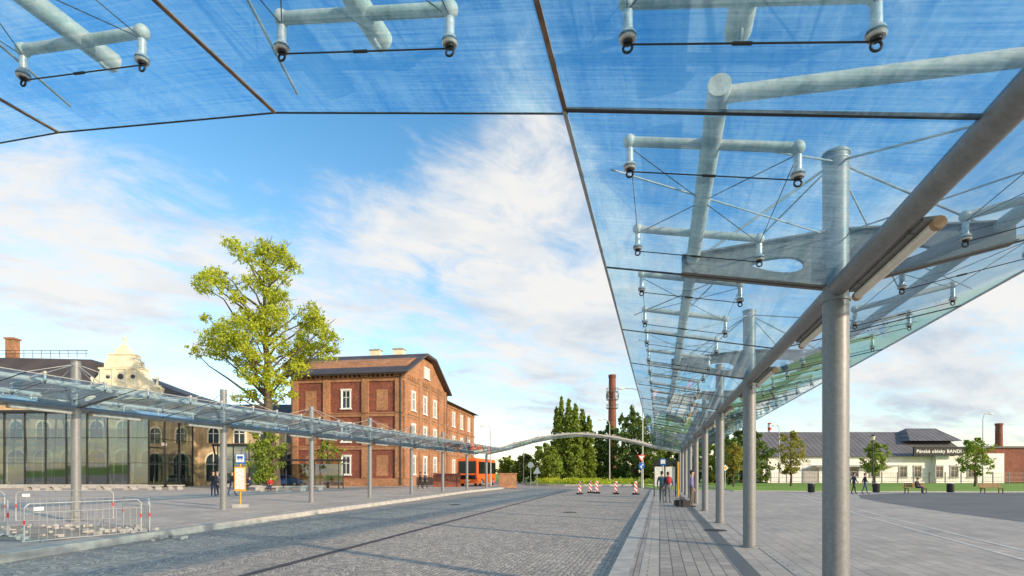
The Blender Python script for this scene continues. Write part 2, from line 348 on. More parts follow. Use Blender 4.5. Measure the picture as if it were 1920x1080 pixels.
# ------------------------------------------------------------------ canopies
W_=2.6;SL=.204;ZB=3.75
def frame_mesh(zg,cx,cy,half=.63,near=True):
    b=MB(); n=12 if near else 6; pts=[]
    for dy in(-.82,.82):
        y=cy+dy; e=[(cx-half,y),(cx+half,y)]
        b.cyl((e[0][0],y,zg(e[0][0])+.21),(e[1][0],y,zg(e[1][0])+.21),.040,None,n)
        for x,yy in e:
            z=zg(x); b.sph((x,yy,z+.21),(.055,.055,.055),n)
            b.cyl((x,yy,z+.20),(x,yy,z+.14),.016,None,n,1); b.cyl((x,yy,z+.15),(x,yy,z+.03),.030,None,n,1)
            b.cyl((x,yy,z+.03),(x,yy,z+.008),.042,.052,n,1); b.cyl((x,yy,z-.008),(x,yy,z-.022),.052,.044,n,1); b.cyl((x,yy,z-.022),(x,yy,z-.034),.03,.026,n,2)
            b.torus((x,yy,z-.062),.026,.008,'y',n,5,2)
            pts.append((x,yy,z-.04))
    c=.0055 if near else .008
    for i,j in((0,1),(2,3)):
        b.cyl(pts[i],pts[j],c,None,5,2)
        if near:
            q=Vector(pts[i]).lerp(Vector(pts[j]),.45); q2=Vector(pts[i]).lerp(Vector(pts[j]),.53); b.cyl(q,q2,.011,None,6,2)
    for i,j in((0,2),(1,3),(0,3),(1,2)):
        b.cyl((pts[i][0],pts[i][1],pts[i][2]+.2),(pts[j][0],pts[j][1],pts[j][2]+.2),.0045 if near else .006,None,5,2)
    return b
def canopy(label,t0,s_first,npost,zbase):
    root=thing('glass_canopy',label,'canopy',(*F(0,t0),0),RING,'glass canopies round the bus station')
    s0=s_first-3.05; s1=s_first+6.1*(npost-1)+3.05
    n=int(round((s1-s0)/3.05)); outer=1 if t0>0 else -1
    MB().cyl((0,.79,ZB),(0,s1,ZB),.10,None,20).obj('main_beam',STEEL,root)
    MB().cyl((-outer*1.55,s0+.13,4.275),(outer*1.55,s0+.13,4.10),.055,None,16).obj('end_strut',STEEL2,root)
    for k in range(npost):
        s=s_first+6.1*k; b=MB()
        b.cyl((0,s,zbase),(0,s,5.28),.135,None,24).cyl((0,s,5.28),(0,s,5.31),.145,None,24)
        b.cyl((0,s,zbase),(0,s,zbase+.03),.19,None,20); b.cyl((0,s,ZB-.14),(0,s,ZB-.11),.15,None,20)
        b.obj('column',STEEL,root)
        for sg in(-1,1):
            b=MB(); th=.035
            nh=20
            cxh,czh,rx,rz_=.62,4.095,.29,.085
            O=[];H=[]
            for i in range(nh):
                a=2*math.pi*i/nh+math.pi*1.25
                ca,sa=math.cos(a),math.sin(a)
                H.append((cxh+rx*ca,czh+.05*(ca)*.6+rz_*sa*(1-.45*ca)))
                m_=max(abs(ca),abs(sa)); u_=ca/m_; v_=sa/m_
                x=.90+.78*u_; zl=3.80+(4.11-3.80)*(x-.12)/1.56; zh=4.40+(4.29-4.40)*(x-.12)/1.56
                O.append((x,(zl+zh)/2+v_*(zh-zl)/2))
            vs=[]
            for y in(-th,th):
                for x,z in O+H: vs.append((sg*x,s+y,z))
            fs=[];N2=2*nh
            for i in range(nh):
                j=(i+1)%nh; fs+= [(i,j,nh+j,nh+i),(N2+i,N2+nh+i,N2+nh+j,N2+j),(i,N2+i,N2+j,j),(nh+i,nh+j,N2+nh+j,N2+nh+i)]
            b.add(vs,fs)
            b.ext([(sg*.12,s-.09,4.40),(sg*.12,s-.09,4.42),(sg*1.68,s-.09,4.31),(sg*1.68,s-.09,4.29)],(0,.18,0))
            b.ext([(sg*.12,s-.09,3.782),(sg*.12,s-.09,3.798),(sg*1.68,s-.09,4.108),(sg*1.68,s-.09,4.092)],(0,.18,0))
            b.obj('cantilever_arm',ARMST,root)
        b=MB(); tp=(0,s,5.22)
        for sg in(-1,1):
            for e in(-2.35,2.35): b.cyl(tp,(sg*1.55,s+e,4.30),.012,None,6)
            b.cyl(tp,(sg*1.45,s,4.3),.014,None,6)
            for e in(-2.2,2.2): b.cyl((sg*.1,s,4.4),(sg*2.35,s+e,ZB+SL*2.35+.05),.009,None,5)
        b.sph((0,s,5.22),(.15,.15,.03),12)
        b.obj('tie_rod',GALV,root)
    for sg in(-1,1):
        e0=s0-(3.05 if sg==outer else 0)
        MB().cyl((sg*1.55,e0+.02,4.275),(sg*1.55,s1,4.275),.077,None,20).obj('support_tube',STEEL2,root)
        MB().box((sg*(W_+.005),(e0+s1)/2,ZB+SL*W_),(.03,s1-e0,.022)).obj('edge_trim',GALV,root)
        for k in range(-1 if sg==outer else 0,n):
            a=s0+3.05*k; c=a+3.05; zi=ZB+.03
            P=[(sg*.09,a+.012,zi),(sg*W_,a+.012,ZB+SL*W_),(sg*W_,c-.012,ZB+SL*W_),(sg*.09,c-.012,zi)]
            if sg<0: P=P[::-1]
            m=MB(); m.add(P,[(0,1,2,3)]); m.obj('glass_panel',ROOFGL,root)
            m=MB(); m.ext([(sg*.09,c-.012,zi-.008),(sg*W_,c-.012,ZB+SL*W_-.008),(sg*W_,c+.012,ZB+SL*W_-.008),(sg*.09,c+.012,zi-.008)],(0,0,.016)); m.obj('panel_joint',DARKM,root)
            frame_mesh(lambda x:ZB+SL*abs(x),sg*1.55,a+1.525,near=(k<4 and zbase==0)).obj('glass_fixing',[STEEL2,CHROME,CABLE],root)
        if sg!=outer:
            m=MB(); m.ext([(sg*.09,s0-.014,ZB+.02),(sg*W_,s0-.014,ZB+SL*W_-.01),(sg*W_,s0+.014,ZB+SL*W_-.01),(sg*.09,s0+.014,ZB+.02)],(0,0,.024)); m.obj('panel_joint',DARKM,root)
    for k in range(npost):
        s=s_first+6.1*k
        for c in(-1.1,1.25):
            b=MB(); side=.15
            b.cyl((side,s+c-.85,3.60),(side,s+c+.85,3.60),.042,None,12,0); b.cyl((side,s+c-.91,3.60),(side,s+c-.85,3.60),.050,None,12,1); b.cyl((side,s+c+.85,3.60),(side,s+c+.91,3.60),.050,None,12,1)
            b.box((side-.03,s+c,3.655),(.12,1.72,.03),0,2)
            b.box((side-.08,s+c-.6,3.68),(.04,.05,.1),0,2); b.box((side-.08,s+c+.6,3.68),(.04,.05,.1),0,2)
            b.obj('tube_light',[LAMPW,BRKOR,STEEL],root)
    return root
canopy('long blue tinted glass canopy on grey columns along the platform',1.94,6.87,8,0)
canopy('long glass canopy on grey steel columns beside the station square',-18.35,6.87,8,.08)
def arch(label,s_in,s_out,zs,near):
    root=thing('arched_canopy',label,'canopy',(0,0,0),RING,'arched glass canopies bridging the road')
    ts=[1.94]+[-.66-2.515*i for i in range(7)]+[-18.35]
    Z=[ZB]+zs+[ZB]
    dr=1 if s_out<s_in else -1
    lo,hi=min(s_in,s_out),max(s_in,s_out); mid=(lo+hi)/2
    def zz(t):
        for i in range(8):
            if ts[i]>=t>=ts[i+1]: return Z[i]+(Z[i+1]-Z[i])*(ts[i]-t)/(ts[i]-ts[i+1])
        return ZB
    MB().path([(t,s_out,z+.05) for t,z in zip(ts,Z)],.10 if near else .13,14).obj('main_beam',STEEL2,root)
    b=MB()
    if near:
        for i in range(1,7): b.cyl((ts[i],s_in,Z[i]),(ts[i+1],s_in,Z[i+1]),.008,None,6)
    else: b.path([(t,s_in,z+.02) for t,z in zip(ts,Z)],.10,10)
    b.obj('edge_trim',DARKM if near else STEEL2,root)
    for i in range(8):
        l=lo;h=hi
        m=MB(); m.add([(ts[i]-.012,l,Z[i]),(ts[i]-.012,h,Z[i]),(ts[i+1]+.012,h,Z[i+1]),(ts[i+1]+.012,l,Z[i+1])],[(0,1,2,3)]); m.obj('glass_panel',ROOFGL,root)
        if i>0: MB().box((ts[i],mid,Z[i]),(.032,hi-lo,.014)).obj('panel_joint',RUST,root)
        cx=(ts[i]+ts[i+1])/2
        if i==0: cx=.45
        if i==7: cx=-16.9
        z=zz(cx)
        b=MB(); b.cyl((cx,s_out,z+.24),(cx,s_in-dr*.42,z+.24),.078,None,20)
        b.obj('support_tube',STEEL2,root)
        sl=(Z[i+1]-Z[i])/(ts[i+1]-ts[i])
        frame_mesh(lambda x,i=i,sl=sl:Z[i]+sl*(x-ts[i]),cx,mid+.03,near=near).obj('glass_fixing',[STEEL2,CHROME,CABLE],root)
        b=MB(); b.cyl((cx-.06,s_out,z+.3),(cx-.06-(.9 if i else -.9),s_in-dr*.1,z+.27),.012,None,8); b.torus((cx,s_in-dr*.5,z+.2),.05,.018,'x',12,6)
        b.obj('tie_rod',GALV,root)
    return root
arch('arched glass canopy overhead bridging the cobbled road',3.86,.77,[4.28,4.74,5.0,5.1,5.0,4.74,4.28],True)
arch('slender arched glass canopy spanning the end of the road',52.62,55.7,[4.28,4.95,5.4,5.6,5.4,4.95,4.28],False)
for t in(1.94,-18.35):
    b=MB(); b.cyl((0,0,0),(0,0,ZB),.135,None,20); b.cyl((0,0,0),(0,0,.03),.19,None,20)
    top(b.obj('steel_column',STEEL,None,(*F(55.7,t),0)),'grey steel column under the corner of the glass canopy','column','canopy corner columns')
# ------------------------------------------------------------------ foliage
def leaves(b,c,r,n,size,rr,sub=6,k0=.28,k1=.5):
    subs=[]
    for _ in range(sub):
        v=Vector((rr.gauss(0,1),rr.gauss(0,1),rr.gauss(0,1))).normalized()*rr.uniform(.35,1.0)
        subs.append((Vector((c[0]+v.x*r[0],c[1]+v.y*r[1],c[2]+v.z*r[2])),rr.uniform(k0,k1)))
    for i in range(n):
        q,k=subs[i%sub]
        v=Vector((rr.gauss(0,1),rr.gauss(0,1),rr.gauss(0,1))).normalized()*(rr.random()**.5)*(1.4 if rr.random()<.25 else 1)
        p=q+Vector((v.x*r[0]*k,v.y*r[1]*k,v.z*r[2]*k))
        a=Vector((rr.gauss(0,1),rr.gauss(0,1),rr.gauss(0,.7))).normalized(); d=a.orthogonal().normalized(); d=Matrix.Rotation(rr.uniform(0,6.28),3,a)@d; e=a.cross(d)
        s=size*rr.uniform(.6,1.3)
        b.add([p-d*s*.5,p+e*s*.32,p+d*s*.5,p-e*s*.32],[(0,1,2,3)])
def limb(b,p0,p1,r0,r1,rr,seg=4,wob=.1):
    p0=Vector(p0);p1=Vector(p1);L=(p1-p0).length;prev=p0;pr=r0
    for i in range(1,seg+1):
        t=i/seg; p=p0.lerp(p1,t)
        if i<seg: p+=Vector((rr.uniform(-1,1),rr.uniform(-1,1),rr.uniform(-.4,.8)))*wob*L/seg
        r=r0+(r1-r0)*t; b.cyl(prev,p,pr,r,8,0,False); prev=p;pr=r
rr=random.Random(11)
k=.0545
cl=[(480,462,22),(458,480,20),(522,482,24),(500,466,18),(446,474,13),(545,500,14),(497,512,26),(470,535,20),(540,530,12),(505,545,16),
(398,530,20),(385,546,12),(430,548,22),(408,512,12),(440,590,24),(455,565,14),(495,575,28),(528,565,18),(472,605,32),(520,605,26),
(560,592,24),(588,600,20),(608,622,20),(560,630,30),(598,650,20),(624,637,12),(575,572,12),
(376,645,18),(400,622,22),(430,636,30),(364,657,11),(410,662,17),(450,668,30),(386,598,9),
(490,645,38),(530,668,34),(478,700,26),(520,708,26),(558,688,15),(462,738,17),(545,648,24),(500,738,16),(440,744,9),(535,735,10)]
root=thing('lime_tree','tall lime tree with bright yellow-green crown beside the square','tree',(*E(-.446,54)[:2],.08))
b=MB(); tb=MB()
limb(tb,(0,0,0),(-.6,0,8.5),.75,.42,rr,5,.05); limb(tb,(-.6,0,8.5),(-.9,.2,16),.42,.24,rr,5,.06); limb(tb,(-.9,.2,16),(-1.2,0,23.6),.24,.04,rr,6,.06)
for (px,py,r) in cl:
    x=(px-512)*k+.25; z=(912-py)*k; y0=rr.uniform(-1,1)*min(3.5,.5+r*.07)
    w=r*k*1.0
    for rep in range(2):
        y=y0+rr.uniform(-2,2)*(rep)
        leaves(b,(x,y,z),(w*1.12,w*1.3,w),int(28+r*r*.92),.22,rr,16,.17,.40)
    zt=max(8,z-abs(x)*.55-1.5); xt=-.6-.3*(zt-8)/8
    if R.random()<.9: limb(tb,(xt,0,min(zt,22)),(x,y0,z+.2),.06+.013*abs(z-zt)+.03,.02,rr,4,.22)
    for q in range(5):
        a=rr.uniform(0,6.28); tb.cyl((x,y0,z),(x+math.cos(a)*w*1.5,y0,z+math.sin(a)*w*1.4),.035,.01,5,0,False)
tb.obj('trunk',BARK,root); b.obj('crown',LEAFY,root)
def simple_tree(name,label,loc,h,w,trunk_h,lm,seed,n=900,size=.25,shape='round',group=None):
    rr=random.Random(seed); root=thing(name,label,'tree',loc,rr.uniform(0,6),group)
    tb=MB(); b=MB(); tr=.035*h**.8
    limb(tb,(0,0,0),(0,0,h*.85),tr,tr*.2,rr,5,.05)
    m=16 if shape!='poplar' else 30
    for i in range(m):
        t=(i+.5)/m; z=trunk_h+(h-trunk_h)*t
        if shape=='round': rad=w/2*math.sin(math.pi*min(1,max(.06,t*.86+.12)))**.7
        else: rad=w/2*(1-t)**.5*min(1,.7+t*2)
        a=i*2.4; d=rad*(.6 if shape!='poplar' else .4)*rr.uniform(.6,1.1); cr=max(rad*(.55 if shape!='poplar' else .7),w*.07)
        c=(math.cos(a)*d,math.sin(a)*d,z)
        leaves(b,c,(cr,cr,max(cr*.8,(h-trunk_h)/m*1.5)),n//m,size,rr,6 if shape!='poplar' else 12,.28,.5)
        limb(tb,(0,0,max(trunk_h*.8,z-rad*.6)),c,tr*.35,.015,rr,3,.15)
    tb.obj('trunk',BARK,root); b.obj('crown',lm,root); return root
simple_tree('young_tree','small leafy tree with green crown by the lime trunk',(*E(-.463,52.5)[:2],.08),6.3,4.6,.8,LEAFP,5,3600,.26)
simple_tree('young_tree','small leafy tree behind the glass canopy',(*E(-.345,58)[:2],.08),6.0,3.5,1.2,LEAFP,15,1200,.26)
g='row of poplars by the roundabout'
for px,Y,tp,w,s in((1043,116,768,3.8,6),(1052,112,750,4.4,1),(1066,114,753,4.6,2),(1079,110,760,4.6,3),(1092,113,770,4.4,4),(1104,112,784,4.0,5)):
    simple_tree('poplar_tree','slender tall poplar beyond the roundabout',E((px-960)/1000,Y,-.1),1.75+(888-tp)/1000*Y,w,.4,LEAFP,s,7500,.45,'poplar',g)
for px,Y,tp,w,s,lm in((1124,118,812,7,21,LEAFD),(1143,122,796,8,22,LEAFD),(1168,118,780,8,23,LEAFD),(1190,112,770,8,24,LEAFD),(1212,116,780,8,25,LEAFD),(1232,110,800,8,26,LEAFP),
    (1366,78,818,5,27,LEAFD),(1392,88,805,7,28,LEAFD),(1408,92,812,7,29,LEAFD),(1340,100,815,8,30,LEAFP),(1300,110,810,8,31,LEAFD),(1268,112,805,8,32,LEAFD),
    (1022,96,835,6,33,LEAFP),(1036,92,838,4.5,34,LEAFP),(984,100,852,5.5,35,LEAFD),(952,104,858,5,36,LEAFP)):
    simple_tree('leafy_tree','dense green tree beyond the roundabout',E((px-960)/1000,Y,-.1),1.75+(888-tp)/1000*Y,w,.5,lm,s,4800,.5 if w>6 else .40,'round','trees beyond the roundabout')
for px,Y,tp,w,s,lm in((1483,68,808,4.4,41,LEAFO),(1640,66,828,3.6,42,LEAFP),(1828,66,822,4.6,43,LEAFP),(1375,64,832,3.0,44,LEAFO)):
    simple_tree('young_tree','young round-crowned tree standing on the lawn',E((px-960)/1000,Y,.05),1.6+(888-tp)/1000*Y,w,1.7,lm,s,3200,.24,'round','young trees on the lawn')
b=MB(); rr=random.Random(3)
for i in range(170):
    x=-170+i*3.4; y=200+rr.uniform(-12,12); h=rr.uniform(4,8.5) if x<40 else rr.uniform(5,10)
    leaves(b,(x,y,h*.45),(3.8,3,h*.55),90,1.2,rr,6)
struct(b.obj('distant_wood',LEAFD),'stuff')
b=MB()
for i in range(60):
    a=rr.uniform(0,6.28); q=rr.uniform(.2,1)**.5; leaves(b,(13+9.5*q*math.cos(a),84+7.5*q*math.sin(a),.5),(1.5,1.3,.5),110,.2,rr,5)
struct(b.obj('roundabout_shrubs',LEAFY),'stuff')
b=MB()
for i in range(30): leaves(b,(16+i*.45,70+i*.9+rr.uniform(-1,1),.5),(1.0,1.0,.5),60,.22,rr,4)
struct(b.obj('verge_shrubs',LEAFP),'stuff')
# ------------------------------------------------------------------ brick building
bb=thing('brick_building','three storey red brick railway building with gabled dark roof','building',(-13.5,66,.05),math.atan2(.986,.165))
EV=14.3;RG=17.9
b=MB(); b.box((9,7.5,EV/2),(18,15,EV)); b.obj('wall',BRICK,bb)
b=MB(); b.ext([(0.02,0,EV),(17.98,0,EV),(15.2,0,EV+2.0),(11.5,0,RG-.35),(6.5,0,RG-.35),(2.8,0,EV+2.0)],(0,15,0))
b.box((9,-.04,EV/2),(17.9,.1,EV-.1)); b.obj('gable_wall',BRICKLIT,bb)  # thin skin over the sunlit side, brightness painted into the brick colour
b=MB()
for z in(4.75,8.9,13.3): b.box((9,7.5,z),(18.3,15.3,.35)); b.box((9,7.5,z+.26),(18.44,15.44,.14))
b.box((9,7.5,.5),(18.34,15.34,1.0))
for y in(.5,4.9,10.1,14.5): b.box((-.10,y,EV/2+.5),(.24,.9,EV-1.1))
for x in(.5,5.9,10.1,14.4,17.5): b.box((x,-.14,EV/2+.5),(.9,.26,EV-1.1))
for i in range(24): b.box((-.13,.4+i*.62,EV-.45),(.26,.28,.5))
for i in range(29): b.box((.4+i*.62,-.17,EV-.45),(.28,.24,.5))
b.obj('brick_trim',BRICKL,bb)
o=.9
prof=[(-o,EV-.15),(7.0,RG+.1),(11.0,RG+.1),(18+o,EV-.15)]
P=[(x,-o,z) for x,z in prof]+[(x,-o,z-.28) for x,z in prof[::-1]]
b=MB(); b.ext(P,(0,15+2*o,0)); b.obj('roof',DKROOF,bb)
for y in(4,7.5):
    b=MB(); b.box((9,y,RG+.6),(1.0,1.4,1.3)); b.box((9,y,RG+1.28),(1.25,1.65,.15),0,1); b.obj('chimney',[CREAM,CONC],bb)
EW=13.2
b=MB(); b.box((29.2,7.7,EW/2),(22.3,14,EW)); b.obj('rear_wing_wall',BRICKLIT,bb)
b=MB(); b.ext([(18.3,-.2,EW),(18.3,15.2,EW),(18.3,7.7,EW+3)],(23,0,0)); b.obj('rear_wing_roof',DKROOF,bb)
b=MB()
for z in(4.75,8.9,12.8): b.box((29.3,.66,z),(22.4,.2,.3))
for x in(22.8,27.8,33,38.4): b.box((x,.64,EW/2),(.7,.16,EW-.4))
b.obj('rear_wing_trim',BRICKL,bb)
b=MB()
for x,y in((-.28,14.8),(-.28,.2),(18.25,-.25)): b.cyl((x,y,.2),(x,y,EV-.4),.07,None,8)
b.cyl((-.85,-.8,EV-.32),(-.85,15.8,EV-.32),.09,None,8)
b.obj('drainpipe',DARKM,bb)
def window(parent,w,h,loc,rz,surround=WHITE,panemat=PANE):
    b=MB(); t=.14
    b.box((-w/2-t/2,-.06,h/2),(t,.13,h+.0)); b.box((w/2+t/2,-.06,h/2),(t,.13,h)); b.box((0,-.07,h+.11),(w+2*t+.1,.16,.22)); b.box((0,-.10,-.07),(w+2*t+.2,.24,.14))
    b.box((0,-.035,h/2),(.07,.06,h-.004)); b.box((0,-.03,h*.62),(w-.004,.05,.07))
    b.box((-w/2+.04,-.03,h/2),(.08,.05,h-.006)); b.box((w/2-.04,-.03,h/2),(.08,.05,h-.006)); b.box((0,-.028,.045),(w-.01,.05,.08)); b.box((0,-.028,h-.045),(w-.01,.05,.08))
    o=b.obj('window',surround,parent,loc,rz)
    p=MB(); p.box((0,-.008,h/2),(w,.02,h-.01)); p.obj('pane',panemat,o)
    return o
def wcopy(o,loc):
    c=o.copy(); COL.objects.link(c); c.location=loc
    for k in o.children: q=k.copy(); COL.objects.link(q); q.parent=c
    return c
w1=window(bb,1.05,2.25,(0,7.5,9.8),-math.pi/2)
for z in(5.6,1.5): wcopy(w1,(0,7.5,z))
w2=window(bb,1.1,2.3,(3.4,-.09,9.8),0)
for x in(3.4,8,12.4):
    for z in(9.8,5.6,1.5):
        if (x,z)!=(3.4,9.8): wcopy(w2,(x,-.09,z))
for x in(20.4,25.3,30.5,35.8):
    for z in(9.6,5.5,1.5): wcopy(w2,(x,.7,z))
w3=window(bb,.6,1.3,(8.4,0,14.9),0); wcopy(w3,(9.6,0,14.9))
for y in(2.7,12.3):
    for z in(9.6,5.4,1.4):
        b=MB(); b.box((-.03,y,z+1.2),(.05,1.5,2.6)); b.obj('blind_niche',BRICKL,bb)
b=MB(); b.box((0,0,.75),(3.0,.35,1.5)); b.box((0,0,1.55),(3.2,.5,.12))
for i in(-1.4,1.4): b.box((i,0,.85),(.4,.52,1.7))
top(b.obj('brick_wall',BRICK,None,(*E(-.122,63)[:2],.05),.05),'low dark red brick wall with capping beside the bus','wall')
b=MB(); b.box((0,0,.85),(2.2,.35,1.7)); b.box((0,0,1.75),(2.4,.5,.12))
top(b.obj('brick_wall',BRICKL,None,(*E(-.008,66)[:2],-.1),.05),'short light red brick wall beside the orange bus','wall')
# ------------------------------------------------------------------ station
st=thing('station_building','old cream railway station with dark mansard roof and ornate gable','building',(-58,68,.05),0)
b=MB(); b.box((0,6,5.5),(34,12,11)); b.obj('wall',SAND,st)
b=MB(); b.add([(-18,-.8,11.2),(17.8,-.8,11.2),(17.8,13,11.2),(-18,13,11.2),(-18,3,17.2),(2.0,3,16.8),(2.0,10,16.8),(-18,10,17.2),
  (12.2,1.6,13.0),(12.2,10.5,13.0)],[(0,1,8,5,4),(1,2,9,8),(5,8,9,6),(2,3,7,6,9),(4,5,6,7),(0,4,7,3),(0,3,2,1)])
b.obj('roof',DKROOF,st)
b=MB(); b.box((0,-.4,11.0),(35.6,1.0,.5)); b.box((0,-.2,8.9),(34.4,.5,.35)); b.obj('cornice',CREAM,st)
b=MB()
for i in range(17): x=-17.6+i*1.18; b.cyl((x,3,17),(x,3,18.0),.03,None,5); 
b.cyl((-17.6,3,18.0),(1.5,3,18.0),.035,None,5);b.cyl((-17.6,3,17.6),(1.5,3,17.6),.025,None,5)
b.obj('roof_railing',DARKM,st)
for x in(-9.6,-15):
    b=MB(); b.box((x,4.2,18.3),(1.1,1.0,2.8)); b.box((x,4.2,19.8),(1.35,1.25,.25)); b.obj('chimney',BRICKL,st)
gx=9.2
pr=[(-4.6,10.9),(4.6,10.9),(4.6,12.3),(3.5,12.5),(3.3,13.3),(2.8,13.9),(2.6,14.7),(2.1,14.8),(2.0,15.7),(1.6,16.0),(1.5,16.5),(.8,16.55),(.6,17.3),(-.6,17.3),(-.8,16.55),(-1.5,16.5),(-1.6,16.0),(-2.0,15.7),(-2.1,14.8),(-2.6,14.7),(-2.8,13.9),(-3.3,13.3),(-3.5,12.5),(-4.6,12.3)]
b=MB(); b.ext([(gx+x,-1.5,z) for x,z in pr],(0,1.4,0))
for x,z,q in((-4.1,12.3,.95),(4.1,12.3,.95),(0,17.3,1),(-2.35,14.75,.6),(2.35,14.75,.6)):
    b.box((gx+x,-.8,z+.2*q),(.7*q,.7*q,.5*q)); b.cyl((gx+x,-.8,z+.4*q),(gx+x,-.8,z+1.2*q),.22*q,.08*q,8); b.sph((gx+x,-.8,z+1.35*q),(.24*q,.24*q,.28*q),8)
b.box((gx,-.95,12.35),(9.4,1.3,.2)); b.box((gx,-.95,14.72),(5.5,1.35,.2)); b.box((gx,-.95,16.5),(3.3,1.35,.16)); b.box((gx,-.95,11.2),(9.6,1.3,.25))
for x in(-2.3,-.85,.85,2.3): b.box((gx+x,-1.57,13.5),(.3,.2,2.2))
b.ext([(gx-1.3,-1.62,14.85),(gx+1.3,-1.62,14.85),(gx,-1.62,15.7)],(0,.14,0))
b.obj('ornate_gable',CREAM,st)
for x,w_ in((0,.36),(-1.55,.26),(1.55,.26)):
    b=MB(); b.cyl((gx+x,-1.56,13.7),(gx+x,-1.48,13.7),w_,None,16); b.obj('gable_window',PANE,st)
def arched(parent,w,h,loc):
    b=MB(); n=10
    pts=[(-w/2-.25,0),( w/2+.25,0)]+[((w/2+.25)*math.cos(math.pi*i/n),h-w/2+(w/2+.25)*math.sin(math.pi*i/n)) for i in range(n+1)]
    b.ext([(x,-.1,z) for x,z in pts],(0,.12,0))
    o=b.obj('window',CREAM,parent,loc)
    b=MB(); pts=[(-w/2,0),( w/2,0)]+[((w/2)*math.cos(math.pi*i/n),h-w/2+(w/2)*math.sin(math.pi*i/n)) for i in range(n+1)]
    b.ext([(x,-.14,z) for x,z in pts],(0,.03,0)); b.obj('pane',PANE,o)
    b=MB(); b.box((0,-.17,h/2),(.09,.05,h)); b.box((0,-.17,h*.62),(w,.04,.09)); b.obj('muntin',WHITE,o)
    return o
for i in range(10):
    arched(st,2.1,4.0,(-15.3+3.4*i,0,.6)); 
    arched(st,1.5,2.4,(-15.3+3.4*i,0,5.9))
b=MB(); b.box((8.5,4,4.4),(17,8,8.8)); b.obj('side_wing',SAND,st,(17,2,0))
b=MB(); b.ext([(17,1.4,8.8),(17,10.6,8.8),(17,6,11.2)],(18,0,0)); b.obj('side_wing_roof',DKROOF,st)
for i in range(5): arched(st,1.9,3.6,(18.9+3.4*i,2,.6)); arched(st,1.3,2.0,(18.9+3.4*i,2,5.6))
def hall(label,x0,x1,y0,dep,h,step):
    root=thing('glass_hall',label,'building',((x0+x1)/2,y0,.08),0); L=x1-x0; n=int(round(L/step)); b=MB()
    for i in range(n+1):
        x=-L/2+L*i/n; b.box((x,.0,h/2),(.06,.14,h)); b.cyl((x,.9,0),(x+.8*(1 if i%2 else -1),.5,h),.10,None,8)
    nz=max(3,int(h/2.4))
    for j in range(nz+1): b.box((0,-.012,h*j/nz),(L,.10,.05))
    for q in range(4): b.box((L/2,dep*q/3,h/2),(.12,.12,h)); 
    for j in range(nz+1): b.box((L/2+.01,dep/2,h*j/nz),(.08,dep,.06))
    b.obj('mullion',DARKM,root)
    b=MB()
    rr=random.Random(9); nn=n
    for i in range(nn):
        for j in range(nz):
            xa=-L/2+L*i/nn; xb=-L/2+L*(i+1)/nn; za=h*j/nz; zb=h*(j+1)/nz; t1=rr.uniform(-.03,.03); t2=rr.uniform(-.03,.03)
            b.add([(xa,.06+t1,za),(xb,.06-t1,za),(xb,.06-t1+t2,zb),(xa,.06+t1+t2,zb)],[(0,1,2,3)])
    b.add([(L/2-.03,.09,0),(L/2-.03,dep,0),(L/2-.03,dep,h),(L/2-.03,.09,h)],[(0,1,2,3)]); b.obj('glass_wall',HALLGL,root)
    b=MB(); b.add([(-L/2,-.3,h+.1),(L/2+.4,-.3,h+.1),(L/2+.4,dep,h+.1),(-L/2,dep,h+.1)],[(0,1,2,3)]); b.obj('roof_glazing',HALLGL,root)
    b=MB(); b.box((0,-.25,h+.1),(L+.9,.3,.28)); 
    for i in range(n+1): b.box((-L/2+L*i/n,dep/2-.1,h+.02),(.12,dep,.14))
    b.obj('roof',DARKM,root)
    b=MB(); b.box((0,-.1,.2),(L,.3,.4)); b.obj('plinth',CONC,root)
    for i in range(5): x=-L/2+L*(i+.5)/5; b=MB(); b.box((x,2.2,1.3),(1.6,.15,2.0)); b.obj('interior_panel',[BLACK],root)
    b=MB(); b.box((L*.1,1.2,3.0),(1.6,.1,.5)); b.obj('hanging_sign',BLUE,root)
    b=MB(); b.box((0,2.6,4.9),(L,.9,.35)); b.obj('gallery_floor',CONC,root)
    b=MB(); b.box((-L*.2,.2,3.3),(L*.35,.1,.08)); b.obj('handrail',CHROME,root)
    return root
hall('modern glass entrance hall in front of the old station',-62,-39.5,58,8,8.2,2.3)
hall('lower glass waiting hall beside the station',-34.5,-29.0,62.5,6,4.8,1.8)
# ------------------------------------------------------------------ right buildings
wb=thing('white_building','long low white building with slate grey roof','building',(0,95,.0),0)
def X(px,Y): return (px-960)/1000*Y
x0,x1=X(1440,95),X(1868,95)
b=MB(); b.box(((x0+x1)/2,7,2.6),(x1-x0,14,5.2)); b.obj('wall',WHITEW,wb)
b=MB(); b.ext([(x0-2,-.8,4.7),(x0-2,14.8,4.7),(x0-2,7,9.6)],(X(1815,95)-x0+2,0,0)); b.obj('roof',SLATE,wb)
b=MB(); b.box((x0-.3,7.1,2.7),(.9,13.6,5.0)); b.ext([(x0-1.2,-.3,5.0),(x0-1.2,14.3,5.0),(x0-1.2,7,9.4)],(.4,0,0)); b.obj('gable_trim',WHITEW,wb)
xa=X(1718,95); b=MB(); b.add([(xa,1.5,7.6),(xa+9.6,1.5,7.6),(xa+9.6,12.5,7.6),(xa,12.5,7.6),(xa+2.6,6,10.2),(xa+8.2,6,10.2)],[(0,1,5,4),(1,2,5),(2,3,4,5),(3,0,4)]); b.obj('upper_roof',SLATE,wb)
b=MB(); b.box((X(1810,95),-.4,2.6),(12,1.2,5.2)); b.obj('front_block',WHITEW,wb)
b=MB(); b.box((X(1600,95),-1.6,3.0),(15,.12,.3)); b.box((X(1600,95),-.9,3.05),(15,1.6,.1)); b.obj('awning',CONC,wb)
